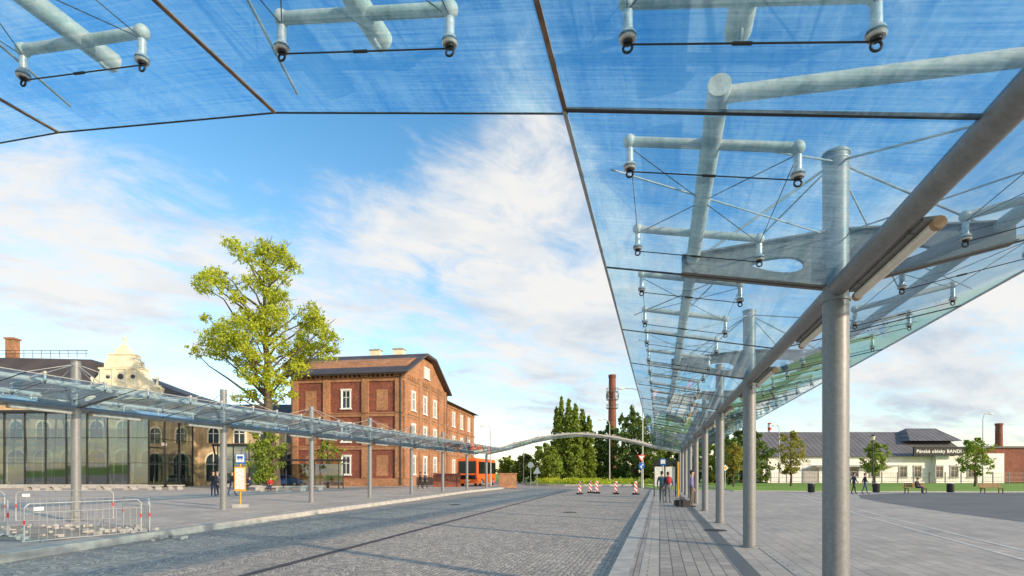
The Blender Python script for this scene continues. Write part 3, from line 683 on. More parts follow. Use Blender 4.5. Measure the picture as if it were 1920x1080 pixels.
for px in(1693,1720,1752,1780,1812): window(wb,1.2,1.9,(X(px,95),-1.0 if px>1745 else 0,1.0),0,CONC)
for px in(1560,1600,1640): window(wb,1.6,1.5,(X(px,95),0,1.1),0,CONC)
b=MB(); b.box((X(1520,95),-.03,1.3),(3.0,.08,2.6)); b.obj('gate',CONC,wb)
sb=thing('shop_sign','black shop sign board with white lettering on the white building','sign',(X(1757,93),92.6,0),0)
b=MB(); b.box((0,.15,5.55),(8.6,.3,1.55)); b.obj('board',BLACK,sb)
b=MB(); b.box((-3,.8,5.0),(.1,1.0,.6)); b.box((3,.8,5.0),(.1,1.0,.6)); b.obj('bracket',DARKM,sb)
textmesh('Pánské obleky BANDI',.82,WHITE,sb,(0,-.03,5.50),(math.pi/2,0,0))
nb=thing('brick_annex','red brick industrial annex with flat dark roof','building',(X(1905,97),97,0),0)
b=MB(); b.box((1,8,3.2),(14,12,6.4)); b.obj('wall',BRICK,nb)
b=MB(); b.box((1,8,6.55),(14.6,12.8,.35)); b.obj('roof',DARKM,nb)
b=MB(); b.box((11.2,14,3.1),(6,12,6.2)); b.obj('side_block',BRICK,nb)
b=MB(); b.cyl((0,0,0),(0,0,11.9),.75,.6,12); b.cyl((0,0,11.7),(0,0,12.1),.7,None,12)
top(b.obj('brick_chimney',BRICK,None,(X(1873,111),111,0)),'short round brick chimney behind the annex','chimney')
b=MB(); b.cyl((0,0,0),(0,0,12.2),.36,None,10); top(b.obj('striped_pole',BANDS,None,(X(1443,111),111,0)),'thin red and white striped chimney pipe behind the roof','pole')
tc_=thing('factory_chimney','tall brick factory chimney carrying antenna rings','chimney',E(.188,150,0))
b=MB(); b.cyl((0,0,0),(0,0,29.3),1.35,.95,20); b.cyl((0,0,28.6),(0,0,29.4),1.08,None,20); b.obj('shaft',BRICK,tc_)
b=MB()
for z in(20,22.4,24.6): 
    b.torus((0,0,z),1.6,.08,'z',16,5); b.torus((0,0,z+1),1.6,.05,'z',16,5)
    for i in range(8): a=i*.785; b.cyl((1.6*math.cos(a),1.6*math.sin(a),z),(1.6*math.cos(a),1.6*math.sin(a),z+1.2),.05,None,5); b.cyl((1.0*math.cos(a),1.0*math.sin(a),z),(1.6*math.cos(a),1.6*math.sin(a),z),.05,None,5)
for i in range(5): a=i*1.25; b.box((1.7*math.cos(a),1.7*math.sin(a),23.6),(.28,.28,1.6),a)
b.obj('antenna_ring',ARMST,tc_)
fc=MB(); L=60
for i in range(int(L/2.5)+1): fc.box((i*2.5,0,.95),(.10,.10,1.9))
for z in(.35,1.0,1.7): fc.box((L/2,0,z),(L,.04,.05))
for i in range(int(L/.25)): fc.box((i*.25+.12,0,.98),(.022,.022,1.5))
top(fc.obj('metal_fence',ARMST,None,(X(1445,84),84,.05)),'long grey metal railing fence behind the lawn','fence')
# ------------------------------------------------------------------ street furniture
def street_lamp(loc,h,arm,rz,kind='arm',g='curved street lamps'):
    r=thing('street_lamp','tall grey street lamp with curved arm' if kind=='arm' else 'dark post-top lantern lamp on the lawn','street lamp',loc,rz,g)
    b=MB()
    if kind=='arm':
        b.cyl((0,0,0),(0,0,h*.93),.10,.06,10); pts=[(0,0,h*.93),(arm*.12,0,h*.975),(arm*.4,0,h),(arm,0,h*1.005)]; b.path(pts,.05,8); b.cyl((0,0,0),(0,0,.9),.14,.12,10); b.obj('post',GALV,r)
        b=MB(); b.sph((arm+.3*(1 if arm>0 else -1),0,h),(.45,.16,.10),10); b.obj('lamp_head',LAMPW,r)
    else:
        b.cyl((0,0,0),(0,0,h-.5),.07,.05,10); b.cyl((0,0,0),(0,0,.8),.11,.09,10); b.obj('post',DARKM,r)
        b=MB(); b.cyl((0,0,h-.5),(0,0,h-.05),.14,.24,10); b.obj('lamp_glass',LAMPW,r); b=MB(); b.cyl((0,0,h-.05),(0,0,h+.15),.30,.05,10); b.obj('lamp_cap',DARKM,r)
    return r
street_lamp(E(.183,80,-.1),9.8,-1.1,0); street_lamp(E(.245,62,0),11.5,-2.2,0); street_lamp(E(.883,80,0),10.6,.9,0); street_lamp(E(.501,86,0),9.4,-.6,0)
street_lamp(E(-.040,70,0),7.9,-.8,0); street_lamp(E(.022,96,0),7,.8,.0)
street_lamp(E(.677,62,.05),6.0,0,0,'post','post-top lanterns')
def bench(loc,rz,label='wooden park bench with backrest on the lawn edge'):
    r=thing('park_bench',label,'bench',loc,rz,'park benches'); b=MB()
    for i in range(4): b.box((0,-.2+.12*i,.45),(1.8,.095,.035))
    b.obj('seat',WOOD,r); b=MB()
    for i in range(3): b.box((0,.24+.02*i,.56+.12*i),(1.8,.03,.09))
    b.obj('backrest',WOOD,r)
    for x in(-.75,.75):
        b=MB(); b.box((x,-.17,.215),(.06,.06,.43)); b.box((x,.2,.215),(.06,.06,.43)); b.box((x,.02,.41),(.055,.44,.035)); b.box((x,.275,.64),(.05,.03,.44)); b.obj('leg',DARKM,r)
bench(E(.757,44.5,0),0); bench(E(.900,44.5,0),0)
def bin_(loc): 
    r=thing('litter_bin','dark cylindrical litter bin with slatted side','litter bin',loc,0,'litter bins'); b=MB(); b.cyl((0,0,.05),(0,0,.8),.22,.25,14)
    for i in range(14): a=i*.4488; b.box((.25*math.cos(a),.25*math.sin(a),.43),(.03,.06,.7),a)
    b.obj('body',DARKM,r); b=MB(); b.torus((0,0,.82),.25,.03,'z',14,6); b.cyl((0,0,.8),(0,0,.82),.24,None,14); b.obj('rim',GALV,r)
for u in(.561,.683,.822): bin_(E(u,45.5,0))
def block_bench(loc,rz,L=2.0):
    b=MB(); b.box((0,0,.40),(L,.5,.14)); 
    for x in(-L/2+.3,L/2-.3): b.box((x,0,.165),(.35,.42,.33))
    return top(b.obj('stone_bench',CONC,None,loc,rz),'pale concrete slab bench on two block feet','bench','concrete slab benches')
for u,Y in((-.49,50),(-.452,47.5),(-.405,48),(-.372,50),(-.90,50),(-.86,50.5),(-.81,51),(-.765,51.5),(-.715,52),(-.67,52),(-.63,52.5)): block_bench(E(u,Y,.08),.1+R.uniform(-.1,.1),1.9 if u>-.6 else 1.4)
def barrier(p0,p1,label='galvanised steel crowd barrier around the paving works'):
    p0=Vector(p0);p1=Vector(p1); L=(p1-p0).length; a=math.atan2((p1-p0).y,(p1-p0).x)
    r=thing('crowd_barrier',label,'barrier',(p0.x,p0.y,p0.z),a,'crowd barriers'); b=MB()
    b.path([(.05,0,.22),(.05,0,.98),(.14,0,1.07),(L-.14,0,1.07),(L-.05,0,.98),(L-.05,0,.22)],.017,8); b.cyl((.05,0,.22),(L-.05,0,.22),.014,None,8); b.cyl((.05,0,.86),(L-.05,0,.86),.010,None,6)
    b.obj('frame',GALV,r); b=MB(); n=int(L/.15)
    for i in range(1,n): b.cyl((L*i/n,0,.22),(L*i/n,0,.86),.005,None,5)
    b.obj('bars',GALV,r)
    for x in(.35,L-.35):
        b=MB(); b.path([(x,-.32,.02),(x,-.04,.22),(x,.04,.22),(x,.32,.02)],.015,6); b.box((x,-.33,.012),(.06,.12,.02)); b.box((x,.33,.012),(.06,.12,.02)); b.obj('foot',GALV,r)
    for x in(.05,L-.05):
        b=MB(); b.cyl((x,0,.60),(x,0,.70),.021,None,8); b.obj('coupling_band',RED,r)
    b=MB(); b.box((L*.12,-.025,.95),(.18,.01,.08)); b.obj('label_plate',WHITE,r)
    return r
barrier((-10.95,11.9,-.1),(-9.75,14.1,-.1)); barrier((-12.9,13.2,.08),(-11.1,11.75,.08)); barrier((-9.7,14.3,-.1),(-11.6,15.9,.08)); barrier((-14.2,15.2,.08),(-11.9,16.0,.08)); barrier((-16.5,14.3,.08),(-14.3,15.1,.08))
b=MB(); rr=random.Random(5)
for i in range(150):
    x=rr.gauss(-10.0,.5) if i<50 else rr.uniform(-16,-10.6); y=rr.gauss(14.3,.3) if i<50 else rr.uniform(12.6,15.8); s=rr.uniform(.05,.12)
    b.box((x,y,(-.1 if x>-9.8 else .08)+s*.4+rr.random()*.04),(s*1.3,s,s*.8),rr.uniform(0,3))
struct(b.obj('rubble_stones',CONC),'stuff')
slab('excavated_sand',[(-16.4,12.5),(-10.6,12.4),(-10.3,15.0),(-12,16.0),(-16.6,15.6)],.088,0,SOIL)
bs=thing('bus_stop_sign','bus stop pole with blue head and yellow framed timetable','sign',E(-.509,24.8,.08),.12)
b=MB(); b.cyl((0,0,0),(0,0,2.45),.03,None,10); b.obj('pole',[YEL],bs)
b=MB(); b.box((0,0,.08),(.6,.42,.16)); b.obj('base',CONC,bs)
b=MB(); b.box((0,-.05,1.32),(.50,.06,1.12)); b.obj('timetable_frame',YEL,bs)
b=MB(); b.box((0,-.085,1.34),(.41,.012,.98)); b.obj('timetable',PAPER,bs)
b=MB(); b.box((0,-.01,2.26),(.42,.08,.46)); b.obj('sign_head',BLUE,bs)
b=MB(); b.box((0,-.056,2.28),(.36,.01,.36)); b.obj('bus_symbol',WHITE,bs)
b=MB(); b.box((0,-.064,2.32),(.26,.008,.12)); b.cyl((-.07,-.06,2.21),(-.07,-.068,2.21),.03,None,10); b.cyl((.07,-.06,2.21),(.07,-.068,2.21),.03,None,10); b.obj('bus_pictogram',BLUE,bs)
bs=thing('timetable_stand','timetable stand with framed paper boards on the platform','sign',(*F(40,.35),0),RING+.1)
b=MB()
for x in(-.75,0,.75): b.box((x,0,1.3),(.06,.06,2.6))
b.box((0,0,2.63),(1.7,.3,.07)); b.obj('frame',DARKM,bs)
b=MB(); b.box((-.38,-.02,1.45),(.66,.05,1.4)); b.obj('board',PAPER,bs); b=MB(); b.box((.38,-.02,1.45),(.66,.05,1.4)); b.obj('board',PAPER,bs)
b=MB(); b.box((0,-.03,2.38),(1.4,.05,.26)); b.obj('header',DARKM,bs)
b=MB(); b.box((.92,0,1.25),(.10,.5,2.5)); b.obj('side_post',YEL,bs)
bs=thing('bus_stop_sign','bus stop pole with blue and white head','sign',(*F(36,.2),0),RING)
b=MB(); b.cyl((0,0,0),(0,0,2.6),.035,None,10); b.obj('pole',GALV,bs); b=MB(); b.box((0,0,2.4),(.38,.08,.42)); b.obj('sign_head',BLUE,bs); b=MB(); b.box((0,-.05,2.42),(.28,.02,.26)); b.obj('bus_symbol',WHITE,bs)
rs=thing('road_sign','give way triangle above round blue arrow sign on pole','sign',E(.243,56,-.05),0)
b=MB(); b.cyl((0,.05,0),(0,.05,3.8),.035,None,8); b.obj('pole',GALV,rs)
def tri(s,z,y,inv=True):
    k=-1 if inv else 1; return [(-s,y,z-k*s*.577),(s,y,z-k*s*.577),(0,y,z+k*s*1.155)]
b=MB(); b.ext(tri(.44,3.4,0),(0,.02,0)); b.obj('triangle_border',RED,rs); b=MB(); b.ext(tri(.28,3.4,-.015),(0,.01,0)); b.obj('triangle_face',WHITE,rs)
b=MB(); b.cyl((0,.0,2.5),(0,.02,2.5),.32,None,24); b.obj('round_face',BLUE,rs)
b=MB(); b.ext([(-.2,-.012,2.5),(.0,-.012,2.25),(.06,-.012,2.31),(-.04,-.012,2.43),(.22,-.012,2.66),(.16,-.012,2.72),(-.1,-.012,2.48)],(0,.008,0)); b.obj('arrow',WHITE,rs)
rs2=thing('road_sign','round sign seen from behind on a thin pole','sign',E(.035,60,0),0)
b=MB(); b.cyl((0,.05,0),(0,.05,3.0),.035,None,8); b.obj('pole',GALV,rs2)
b=MB(); b.cyl((0,0,2.6),(0,.02,2.6),.34,None,20); b.obj('round_face',GALV,rs2)
rs2=thing('road_sign','warning triangle seen from behind on a thin pole','sign',E(.047,60,0),0)
b=MB(); b.cyl((0,.05,0),(0,.05,2.2),.035,None,8); b.obj('pole',GALV,rs2); b=MB(); b.ext(tri(.45,1.9,0,False),(0,.02,0)) ; b.obj('triangle_face',GALV,rs2)
rs3=thing('road_sign','small yellow diamond priority sign by the lawn','sign',E(.40,60,0),0)
b=MB(); b.cyl((0,.05,0),(0,.05,2.6),.035,None,8); b.obj('pole',GALV,rs3); b=MB(); b.ext([(-.35,0,2.3),(0,0,1.95),(.35,0,2.3),(0,0,2.65)],(0,.02,0)); b.obj('diamond_face',WHITE,rs3); b=MB(); b.ext([(-.23,-.015,2.3),(0,-.015,2.07),(.23,-.015,2.3),(0,-.015,2.53)],(0,.01,0)); b.obj('diamond_centre',YEL,rs3)
def beacon(loc,rz):
    r=thing('traffic_beacon','red and white striped barrier board on a black foot','traffic beacon',loc,rz,'striped barrier boards'); b=MB(); b.box((0,0,.64),(.24,.04,.92)); b.obj('board',STRIPE,r)
    b=MB(); b.box((0,0,.06),(.42,.8,.12)); b.cyl((0,0,.1),(0,0,.25),.04,None,8); b.obj('foot',RUBBER,r)
for u,Y in((.127,45),(.147,48),(.159,47),(.195,45.5),(.232,44.5)): beacon(E(u,Y,-.1),R.uniform(-.15,.15))
# ------------------------------------------------------------------ bus and cars
bus=thing('city_bus','orange bus with black windows parked by the brick building','bus',(*E(-.064,70)[:2],.08),math.radians(78))
def roundbox(L,W,H,z0):
    b=MB(); secs=[]
    for x,sc in((-L/2,.96),(-L/2+.08,.99),(-L/2+.3,1),(L/2-.5,1),(L/2-.15,.97),(L/2,.88)):
        w=W/2*sc; ring=[]; 
        for y,z in((-w,z0),(-w,z0+H*.5),(-w*.985,z0+H*.88),(-w*.94,z0+H*.97),(-w*.8,z0+H*sc),(w*.8,z0+H*sc),(w*.94,z0+H*.97),(w*.985,z0+H*.88),(w,z0+H*.5),(w,z0)): ring.append((x,y,z))
        secs.append(ring)
    n=10
    for i in range(5): b.add(secs[i]+secs[i+1],[(j,n+j,n+(j+1)%n,(j+1)%n) for j in range(n)],0)
    b.add(secs[0],[list(range(n))]); b.add(secs[-1],[list(range(n))[::-1]]); return b
roundbox(9.5,2.6,3.15,.35).obj('body',ORANGE,bus)
b=MB()
for sg in(-1,1): b.box((.1,sg*1.30,2.3),(8.7,.05,1.5))
b.box((-4.76,0,2.35),(.06,2.2,1.5)); b.box((-4.77,0,1.15),(.06,2.1,.5)); b.box((4.74,0,2.0),(.06,2.1,1.5)); b.obj('window_band',CARGL,bus)
b=MB()
for sg in(-1,1):
    for i in range(5): b.box((-3.4+1.6*i,sg*1.328,2.3),(.07,.02,1.5))
b.obj('window_pillar',BLACK,bus)
for x in(-2.9,3.0):
    for sg in(-1,1):
        b=MB(); b.cyl((x,sg*1.05,.5),(x,sg*1.32,.5),.5,None,18,0); b.cyl((x,sg*1.32,.5),(x,sg*1.33,.5),.28,None,14,1); b.obj('wheel',[RUBBER,GALV],bus)
for sg in(-1,1): b=MB(); b.box((-4.78,sg*1.12,1.25),(.05,.16,.55)); b.obj('tail_light',RED,bus)
b=MB(); b.box((-4.79,0,.72),(.05,.55,.13)); b.obj('number_plate',WHITE,bus)
def car(loc,rz,m,label):
    r=thing('parked_car',label,'car',loc,rz,'cars parked beside the buildings')
    prof=[(-2.1,.35),(-2.15,.75),(-2.0,.98),(-1.75,1.02),(-1.2,1.42),(.1,1.46),(.55,1.38),(1.15,.98),(1.95,.85),(2.15,.62),(2.12,.33)]
    b=MB(); n=len(prof); rings=[]
    for y,sq in((-.86,0),(-.80,1),(.80,1),(.86,0)):
        rings.append([(x*(1 if sq else .985),y if z<1.0 else y*.80,z-(0 if sq else .03)) for x,z in prof])
    for i in range(3): b.add(rings[i]+rings[i+1],[(j,(j+1)%n,n+(j+1)%n,n+j) for j in range(n)],0)
    b.add(rings[0],[list(range(n))[::-1]]); b.add(rings[3],[list(range(n))]); b.obj('body',m,r)
    b=MB()
    for sg in(-1,1):
        y0,y1=sg*.868,sg*.70
        b.add([(-1.55,y0*.985,1.03),(.95,y0*.985,1.03),(.48,y1,1.37),(-1.15,y1,1.39)],[(0,1,2,3)])
    b.add([(1.12,-.7,1.03),(1.12,.7,1.03),(.60,.6,1.385),(.60,-.6,1.385)],[(0,1,2,3)]); b.add([(-1.76,-.7,1.05),(-1.76,.7,1.05),(-1.24,.6,1.42),(-1.24,-.6,1.42)],[(0,1,2,3)])
    b.obj('window',CARGL,r)
    for x in(-1.3,1.35):
        for sg in(-1,1):
            b=MB(); b.cyl((x,sg*.70,.31),(x,sg*.885,.31),.31,None,16,0); b.cyl((x,sg*.885,.31),(x,sg*.89,.31),.19,None,12,1); b.obj('wheel',[RUBBER,CHROME],r)
    for sg in(-1,1):
        b=MB(); b.sph((2.06,sg*.62,.70),(.08,.17,.09),8); b.obj('headlight',CHROME,r)
    return r
cb=mat('blue_car_paint',(.03,.08,.25),.25,.3,.05); cs=mat('silver_car_paint',(.4,.41,.43),.25,.6,.05); cd=mat('dark_car_paint',(.03,.03,.035),.25,.3,.05)
car(E(-.478,64,.08),.15,cd,'dark hatchback parked near the lime tree'); car(E(-.425,66,.08),.1,cb,'blue hatchback parked near the brick building'); car(E(-.505,70,.08),.3,cs,'silver car parked near the station')
car(E(.10,118,-.1),0,cs,'silver car on the road beyond the roundabout')
car(E(.115,116,-.1),0,cd,'dark car on the road beyond the roundabout')
sh=thing('glass_shelter','low dark framed glass shelter near the brick building','shelter',(*E(-.375,56)[:2],.08),.05)
b=MB()
for x in(-3,0,3):
    for y in(-.9,.9): b.cyl((x,y,0),(x,y,2.9),.05,None,8)
b.box((0,0,2.98),(7.2,2.6,.12)); b.obj('frame',DARKM,sh); b=MB(); b.add([(-3,.92,.3),(3,.92,.3),(3,.92,2.6),(-3,.92,2.6)],[(0,1,2,3)]); b.obj('glass_wall',HALLGL,sh)
# ------------------------------------------------------------------ people
def cloth(name,c): return mat(name,c,.85,0,.2,8,.1,60)
HAIRS=[cloth('dark_hair',(.03,.02,.015)),cloth('grey_hair',(.25,.24,.22)),cloth('brown_hair',(.10,.055,.03))]
SHOE=cloth('shoes',(.03,.03,.03))
def person(label,loc,rz,H,topm,botm,hair,pose='stand'):
    r=thing('person',label,'person',loc,rz)
    S=H/1.75; J={}
    def j(n,p,rad,mi): J[n]=(Vector(p)*S,rad,mi)
    st_=pose
    if st_!='sit':
        k=.16 if st_=='walk' else .03
        j('pel',(0,0,.95),(.135,.105),2); j('spi',(0,0,1.12),(.125,.10),1); j('che',(0,.0,1.31),(.165,.115),1); j('nec',(0,-.01,1.47),(.055,.055),0); j('hd1',(0,-.02,1.57),(.068,.08),0); j('hd2',(0,-.02,1.66),(.075,.09),0); j('hd3',(0,-.015,1.72),(.05,.06),0)
        for s,sg in(('l',-1),('r',1)):
            ph=sg*k
            j('sh'+s,(sg*.18,0,1.40),(.065,.065),1); j('el'+s,(sg*.235,ph*.6+.03,1.13),(.045,.045),1); j('wr'+s,(sg*.245,ph*1.0-.06,.90),(.03,.03),1)
            j('hp'+s,(sg*.085,0,.90),(.095,.095),2); j('kn'+s,(sg*.095,-ph*.8-.01,.50),(.06,.06),2); j('an'+s,(sg*.10,-ph*1.4+.02+.03,.09),(.042,.042),2); j('to'+s,(sg*.115,-ph*1.4-.14,.035),(.035,.032),3)
    else:
        j('pel',(0,0,.53),(.14,.12),2); j('spi',(0,.02,.72),(.13,.11),1); j('che',(0,-.02,.92),(.165,.12),1); j('nec',(0,-.06,1.07),(.055,.055),0); j('hd1',(0,-.09,1.16),(.068,.08),0); j('hd2',(0,-.10,1.25),(.075,.09),0); j('hd3',(0,-.10,1.31),(.05,.06),0)
        for s,sg in(('l',-1),('r',1)):
            j('sh'+s,(sg*.18,-.02,1.0),(.065,.065),1); j('el'+s,(sg*.23,-.10,.76),(.045,.045),1); j('wr'+s,(sg*.12,-.33,.66),(.03,.03),1)
            j('hp'+s,(sg*.09,-.04,.53),(.095,.09),2); j('kn'+s,(sg*.11,-.46,.52),(.065,.065),2); j('an'+s,(sg*.11,-.42,.09),(.045,.045),2); j('to'+s,(sg*.12,-.58,.04),(.035,.032),3)
    names=list(J); idx={n:i for i,n in enumerate(names)}
    ed=[('pel','spi'),('spi','che'),('che','nec'),('nec','hd1'),('hd1','hd2'),('hd2','hd3')]
    for s in'lr': ed+=[('che','sh'+s),('sh'+s,'el'+s),('el'+s,'wr'+s),('pel','hp'+s),('hp'+s,'kn'+s),('kn'+s,'an'+s),('an'+s,'to'+s)]
    me=bpy.data.meshes.new('t'); me.from_pydata([J[n][0] for n in names],[(idx[a],idx[c]) for a,c in ed],[])
    o=bpy.data.objects.new('t',me); COL.objects.link(o); md=o.modifiers.new('s','SKIN'); sv=me.skin_vertices[0].data
    for n in names: sv[idx[n]].radius=(J[n][1][0]*S,J[n][1][1]*S); sv[idx[n]].use_root=(n=='pel')
    md.use_smooth_shade=True; sb_=o.modifiers.new('u','SUBSURF'); sb_.levels=1; sb_.render_levels=1
    dg=bpy.context.evaluated_depsgraph_get(); nm=bpy.data.meshes.new_from_object(o.evaluated_get(dg)); bpy.data.objects.remove(o)
    nm.materials.clear()
    for m in(SKIN,topm,botm,SHOE): nm.materials.append(m)
    segs=[(J[a][0],J[c][0],J[c][2],J[a][2]) for a,c in ed]
    for p in nm.polygons:
        c=p.center; best=9; mi=1
        for a,e,m1,m0 in segs:
            d=e-a; t=max(0,min(1,(c-a).dot(d)/max(1e-6,d.length_squared))); q=(a+d*t-c).length
            if q<best: best=q; mi=m1 if t>.5 else m0
        p.material_index=mi; p.use_smooth=True
    body=bpy.data.objects.new('body',nm); COL.objects.link(body); body.parent=r
    hd=J['hd2'][0]
    b=MB(); b.sph((hd.x,hd.y+.012,hd.z+.02),(.088*S,.105*S,.10*S),12,0,True); b.sph((hd.x,hd.y+.045,hd.z-.01),(.08*S,.07*S,.095*S),10); b.obj('hair',hair,r)
    b=MB(); b.sph((hd.x,hd.y-.10*S,hd.z-.02*S),(.014*S,.022*S,.026*S),8); b.sph((hd.x-.08*S,hd.y,hd.z-.01),(.012,.02,.03),6); b.sph((hd.x+.08*S,hd.y,hd.z-.01),(.012,.02,.03),6); b.obj('nose_and_ears',SKIN,r)
    b=MB()
    for sg in(-1,1): b.sph((hd.x+sg*.032*S,hd.y-.088*S,hd.z+.005),(.011,.007,.007),6)
    b.box((hd.x,hd.y-.092*S,hd.z-.06*S),(.04*S,.008,.008)); b.obj('eyes_and_mouth',HAIRS[0],r)
    for s,sg in(('l',-1),('r',1)):
        w=J['wr'+s][0]; d=(w-J['el'+s][0]).normalized(); b=MB(); pe=w+d*.10*S; si=Vector((0,1,0)) if st_!='sit' else Vector((1,0,0)); fw=d.cross(si).normalized()
        b.cyl(w-d*.01,w+d*.045*S,.026*S,.034*S,8); b.cyl(w+d*.045*S,pe,.034*S,.030*S,8)
        for q,L in((-.026,.062),(-.009,.075),(.009,.07),(.026,.055)):
            a=w+d*.085*S+si*q*S; m_=a+d*L*.6*S+fw*.004; e=m_+d*L*.45*S+fw*(-.018 if sg>0 else .018); b.cyl(a,m_,.009*S,.008*S,6); b.cyl(m_,e,.008*S,.006*S,6)
        a=w+d*.04*S-si*.03*S; b.cyl(a,a+d*.045*S-si*.03*S,.010*S,.008*S,6); b.cyl(a+d*.045*S-si*.03*S,a+d*.075*S-si*.032*S,.008*S,.006*S,6)
        b.obj('hand',SKIN,r)
    return r
def backpack(loc,rz,m,label='red backpack worn on the back of a waiting passenger'):
    r=thing('backpack',label,'backpack',loc,rz); b=MB(); b.sph((0,0,.25),(.15,.10,.24),12); b.sph((0,.08,.16),(.11,.06,.12),10); b.obj('pack',m,r)
    b=MB()
    for x in(-.09,.09): b.path([(x,-.08,.42),(x*1.2,-.20,.46),(x*1.3,-.27,.36),(x*1.2,-.22,.14),(x,-.08,.08)],.014,6)
    b.obj('strap',RUBBER,r)
navy=cloth('navy_cloth',(.03,.045,.09)); grey=cloth('grey_cloth',(.12,.13,.15)); jean=cloth('jeans',(.06,.09,.16)); redc=cloth('red_cloth',(.45,.03,.03)); teal=cloth('teal_cloth',(.04,.11,.13)); blk=cloth('black_cloth',(.025,.025,.028)); lil=cloth('lilac_shirt',(.22,.18,.36)); beige=cloth('beige_trousers',(.13,.10,.07))
pl=E(.281,30.5); person('person in teal jacket and grey trousers standing on the platform',pl,2.6,1.78,teal,grey,HAIRS[0])
p2=E(.2925,30.0); person('person in dark jacket standing with a red backpack',p2,3.14,1.74,navy,grey,HAIRS[2])
backpack((p2[0],p2[1]-.18,1.03),math.pi,redc)
p3=E(.337,26.0); person('man in lilac shirt and brown trousers standing by a column',p3,1.2,1.80,lil,beige,HAIRS[0])
bg=thing('travel_bag','black travel bag standing on the platform','bag',E(.320,26.6),.3); b=MB(); b.box((0,0,.17),(.6,.3,.30)); b.sph((0,0,.30),(.29,.14,.08),10); b.obj('bag_body',blk,bg); b=MB(); b.path([(-.15,0,.36),(-.12,0,.46),(.12,0,.46),(.15,0,.36)],.014,6); b.obj('handle',RUBBER,bg)
bg=thing('travel_bag','small dark bag set down on the platform','bag',E(.311,27.4),-.3); b=MB(); b.box((0,0,.13),(.4,.26,.24)); b.sph((0,0,.24),(.19,.12,.07),10); b.obj('bag_body',blk,bg); b=MB(); b.path([(-.1,0,.29),(-.08,0,.37),(.08,0,.37),(.1,0,.29)],.012,6); b.obj('handle',RUBBER,bg)
person('person in dark coat walking by the lawn',E(.641,43),1.5,1.72,navy,blk,HAIRS[0],'walk')
person('person in black jacket and jeans walking by the lawn',E(.662,43),1.2,1.68,blk,jean,HAIRS[2],'walk')
person('person in dark clothes sitting on a park bench',(.757*44.5,44.42,0),.5,1.72,blk,navy,HAIRS[0],'sit')
person('person in dark jacket standing near the benches',E(-.560,37,.08),.4,1.76,blk,navy,HAIRS[0])
person('person in grey jacket standing beside the square',E(-.552,38,.08),-.6,1.7,grey,blk,HAIRS[1])
person('person in black shirt walking past the canopy',E(-.525,38,.08),1.3,1.72,blk,jean,HAIRS[2],'walk')
person('person in black clothes walking near the brick wall',E(-.172,55,.08),1.7,1.75,blk,blk,HAIRS[0],'walk')
person('person in dark jacket walking by the brick wall',E(-.163,56,.08),1.5,1.70,navy,blk,HAIRS[0],'walk')
person('person in red top sitting on a concrete slab bench',(-.452*47.5,47.45,.06),.2,1.7,redc,navy,HAIRS[0],'sit')
person('person in navy top sitting on a concrete slab bench',(-.49*50,49.9,.06),-.2,1.7,navy,blk,HAIRS[2],'sit')
# ------------------------------------------------------------------ world
AZ=math.atan2(.78,-.62); EL=math.radians(17)
w=bpy.data.worlds.new("World"); scene.world=w; w.use_nodes=True; nt=w.node_tree; bgn=nt.nodes['Background']
sky=nt.nodes.new('ShaderNodeTexSky'); sky.sky_type='NISHITA'; sky.sun_disc=False; sky.sun_elevation=EL; sky.sun_rotation=AZ; sky.air_density=1.0; sky.dust_density=.4; sky.ozone_density=1.4
hs=nt.nodes.new('ShaderNodeHueSaturation'); hs.inputs['Hue'].default_value=.492; hs.inputs['Saturation'].default_value=1.10; hs.inputs['Value'].default_value=2.25; lk(nt,sky.outputs[0],hs.inputs['Color'])
tc=nt.nodes.new('ShaderNodeTexCoord'); sp=nt.nodes.new('ShaderNodeSeparateXYZ'); lk(nt,tc.outputs['Generated'],sp.inputs[0])
zc=math_(nt,'MAXIMUM',sp.outputs[2],.0); zz_=math_(nt,'ADD',zc,.24)
cx=math_(nt,'DIVIDE',sp.outputs[0],zz_); cy=math_(nt,'DIVIDE',sp.outputs[1],zz_)
cb_=nt.nodes.new('ShaderNodeCombineXYZ'); lk(nt,cx,cb_.inputs[0]); lk(nt,cy,cb_.inputs[1])
def mapn(scale,rot,loc=(0,0,0)):
    m0=nt.nodes.new('ShaderNodeMapping'); m0.inputs['Rotation'].default_value=(0,0,rot); lk(nt,cb_.outputs[0],m0.inputs['Vector'])
    mp=nt.nodes.new('ShaderNodeMapping'); mp.inputs['Scale'].default_value=scale; mp.inputs['Location'].default_value=loc; lk(nt,m0.outputs[0],mp.inputs['Vector']); return mp.outputs[0]
n1=noise(nt,mapn((.8,1.3,1),-.45),1.6,10,.6,.6); n2=noise(nt,mapn((1.2,1.7,1),-.6,(3,1,0)),4.0,10,.64,.45)
dens=math_(nt,'MULTIPLY_ADD',n2,.74,math_(nt,'MULTIPLY',n1,.64))
blobs=[(930,330,.17,.17),(1010,480,.2,.20),(980,240,.10,.13),(1080,640,.2,.14),(750,560,.22,.12),(560,500,.2,.11),(330,430,.2,.11),(120,400,.2,.13),(60,560,.2,.09),(250,540,.2,.06),(700,420,.14,.09),(1500,300,.16,.05),(1750,700,.3,.20),(1880,560,.2,.12),(1000,790,.2,.10),(640,640,.15,.06),(1300,560,.2,.10),
 (300,260,.16,-.10),(560,270,.18,-.12),(1150,60,.35,-.08),(420,80,.35,-.10),(1700,150,.35,-.04),(760,650,.07,-.08),(560,740,.14,-.06),(30,320,.1,.03)]
bl=[(Vector(((px-960)/1000,1,(888-py)/1000)).normalized(),rad,wt) for px,py,rad,wt in blobs]
bl.append((Vector((0,-1,.45)).normalized(),.95,.25))  # unseen cloud bank behind the camera, added to whiten the ambient light
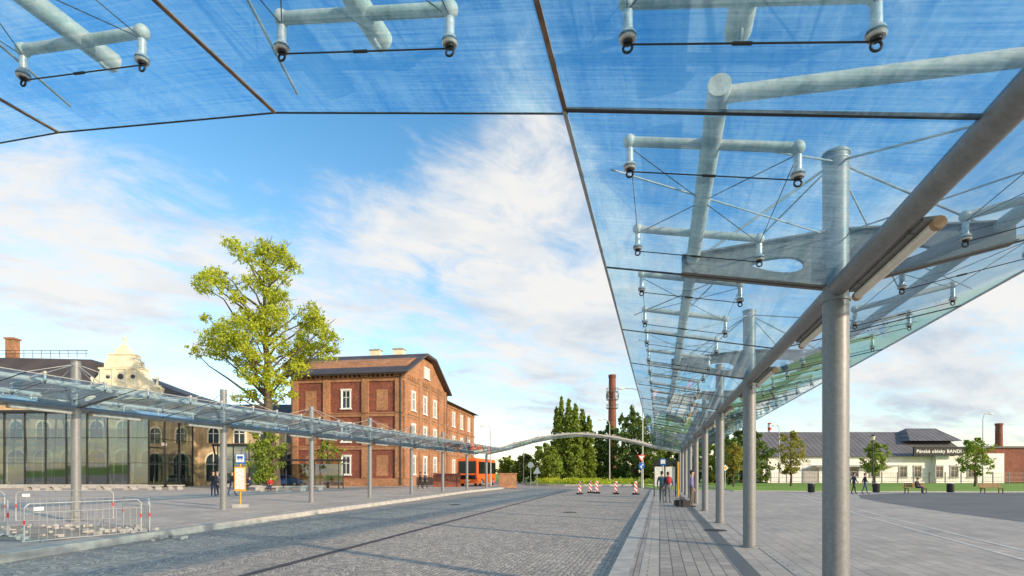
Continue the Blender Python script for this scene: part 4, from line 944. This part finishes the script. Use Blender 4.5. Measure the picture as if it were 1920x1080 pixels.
for d,rad,wt in bl:
    vm=nt.nodes.new('ShaderNodeVectorMath'); vm.operation='DISTANCE'; lk(nt,tc.outputs['Generated'],vm.inputs[0]); vm.inputs[1].default_value=d
    mr=nt.nodes.new('ShaderNodeMapRange'); mr.interpolation_type='SMOOTHSTEP'; mr.inputs[1].default_value=rad*1.5; mr.inputs[2].default_value=0; mr.inputs[3].default_value=0; mr.inputs[4].default_value=wt
    lk(nt,vm.outputs['Value'],mr.inputs[0]); dens=math_(nt,'ADD',dens,mr.outputs[0])
mr=nt.nodes.new('ShaderNodeMapRange'); mr.interpolation_type='SMOOTHSTEP'; mr.inputs[1].default_value=.65; mr.inputs[2].default_value=1.03; mr.inputs[3].default_value=0; mr.inputs[4].default_value=.96; lk(nt,dens,mr.inputs[0])
sh_=noise(nt,mapn((.9,1.4,1),-.4,(7,2,0)),2.4,8,.58,.3)
low=nt.nodes.new('ShaderNodeMapRange'); low.inputs[1].default_value=0; low.inputs[2].default_value=.55; low.inputs[3].default_value=-.04; low.inputs[4].default_value=.14; lk(nt,sp.outputs[2],low.inputs[0])
sh2=math_(nt,'ADD',sh_,low.outputs[0])
cc=ramp(nt,sh2,[(.34,(4.7,5.3,6.1)),(.48,(6.5,6.8,7.1)),(.60,(7.8,7.65,7.4))])
deep=ramp(nt,sp.outputs[2],[(.0,(1,1,1)),(.30,(.93,.97,1)),(.45,(.72,.91,.98)),(.62,(.48,.84,.98))])
skc=mixc(nt,1.0,hs.outputs[0],deep,'MULTIPLY')
final=mixc(nt,mr.outputs[0],skc,cc)
lk(nt,final,bgn.inputs['Color']); bgn.inputs['Strength'].default_value=.12
sd=bpy.data.lights.new('sun','SUN'); sd.energy=4.8; sd.angle=math.radians(.8); sd.color=(1,.82,.60); so=bpy.data.objects.new('sun',sd); COL.objects.link(so)
to=Vector((math.sin(AZ)*math.cos(EL),math.cos(AZ)*math.cos(EL),math.sin(EL))); so.rotation_euler=(-to).to_track_quat('-Z','Y').to_euler(); so.location=(30,-20,30)
# ------------------------------------------------------------------ camera
cam=bpy.data.cameras.new('camera'); co=bpy.data.objects.new('camera',cam); COL.objects.link(co)
co.location=(0,0,1.65); co.rotation_euler=(math.pi/2,0,0); cam.sensor_width=36; cam.lens=18.75; cam.shift_y=.18125; cam.clip_start=.05; cam.clip_end=6000
scene.camera=co
scene.view_settings.view_transform='Standard'; scene.view_settings.look='None'; scene.view_settings.exposure=0
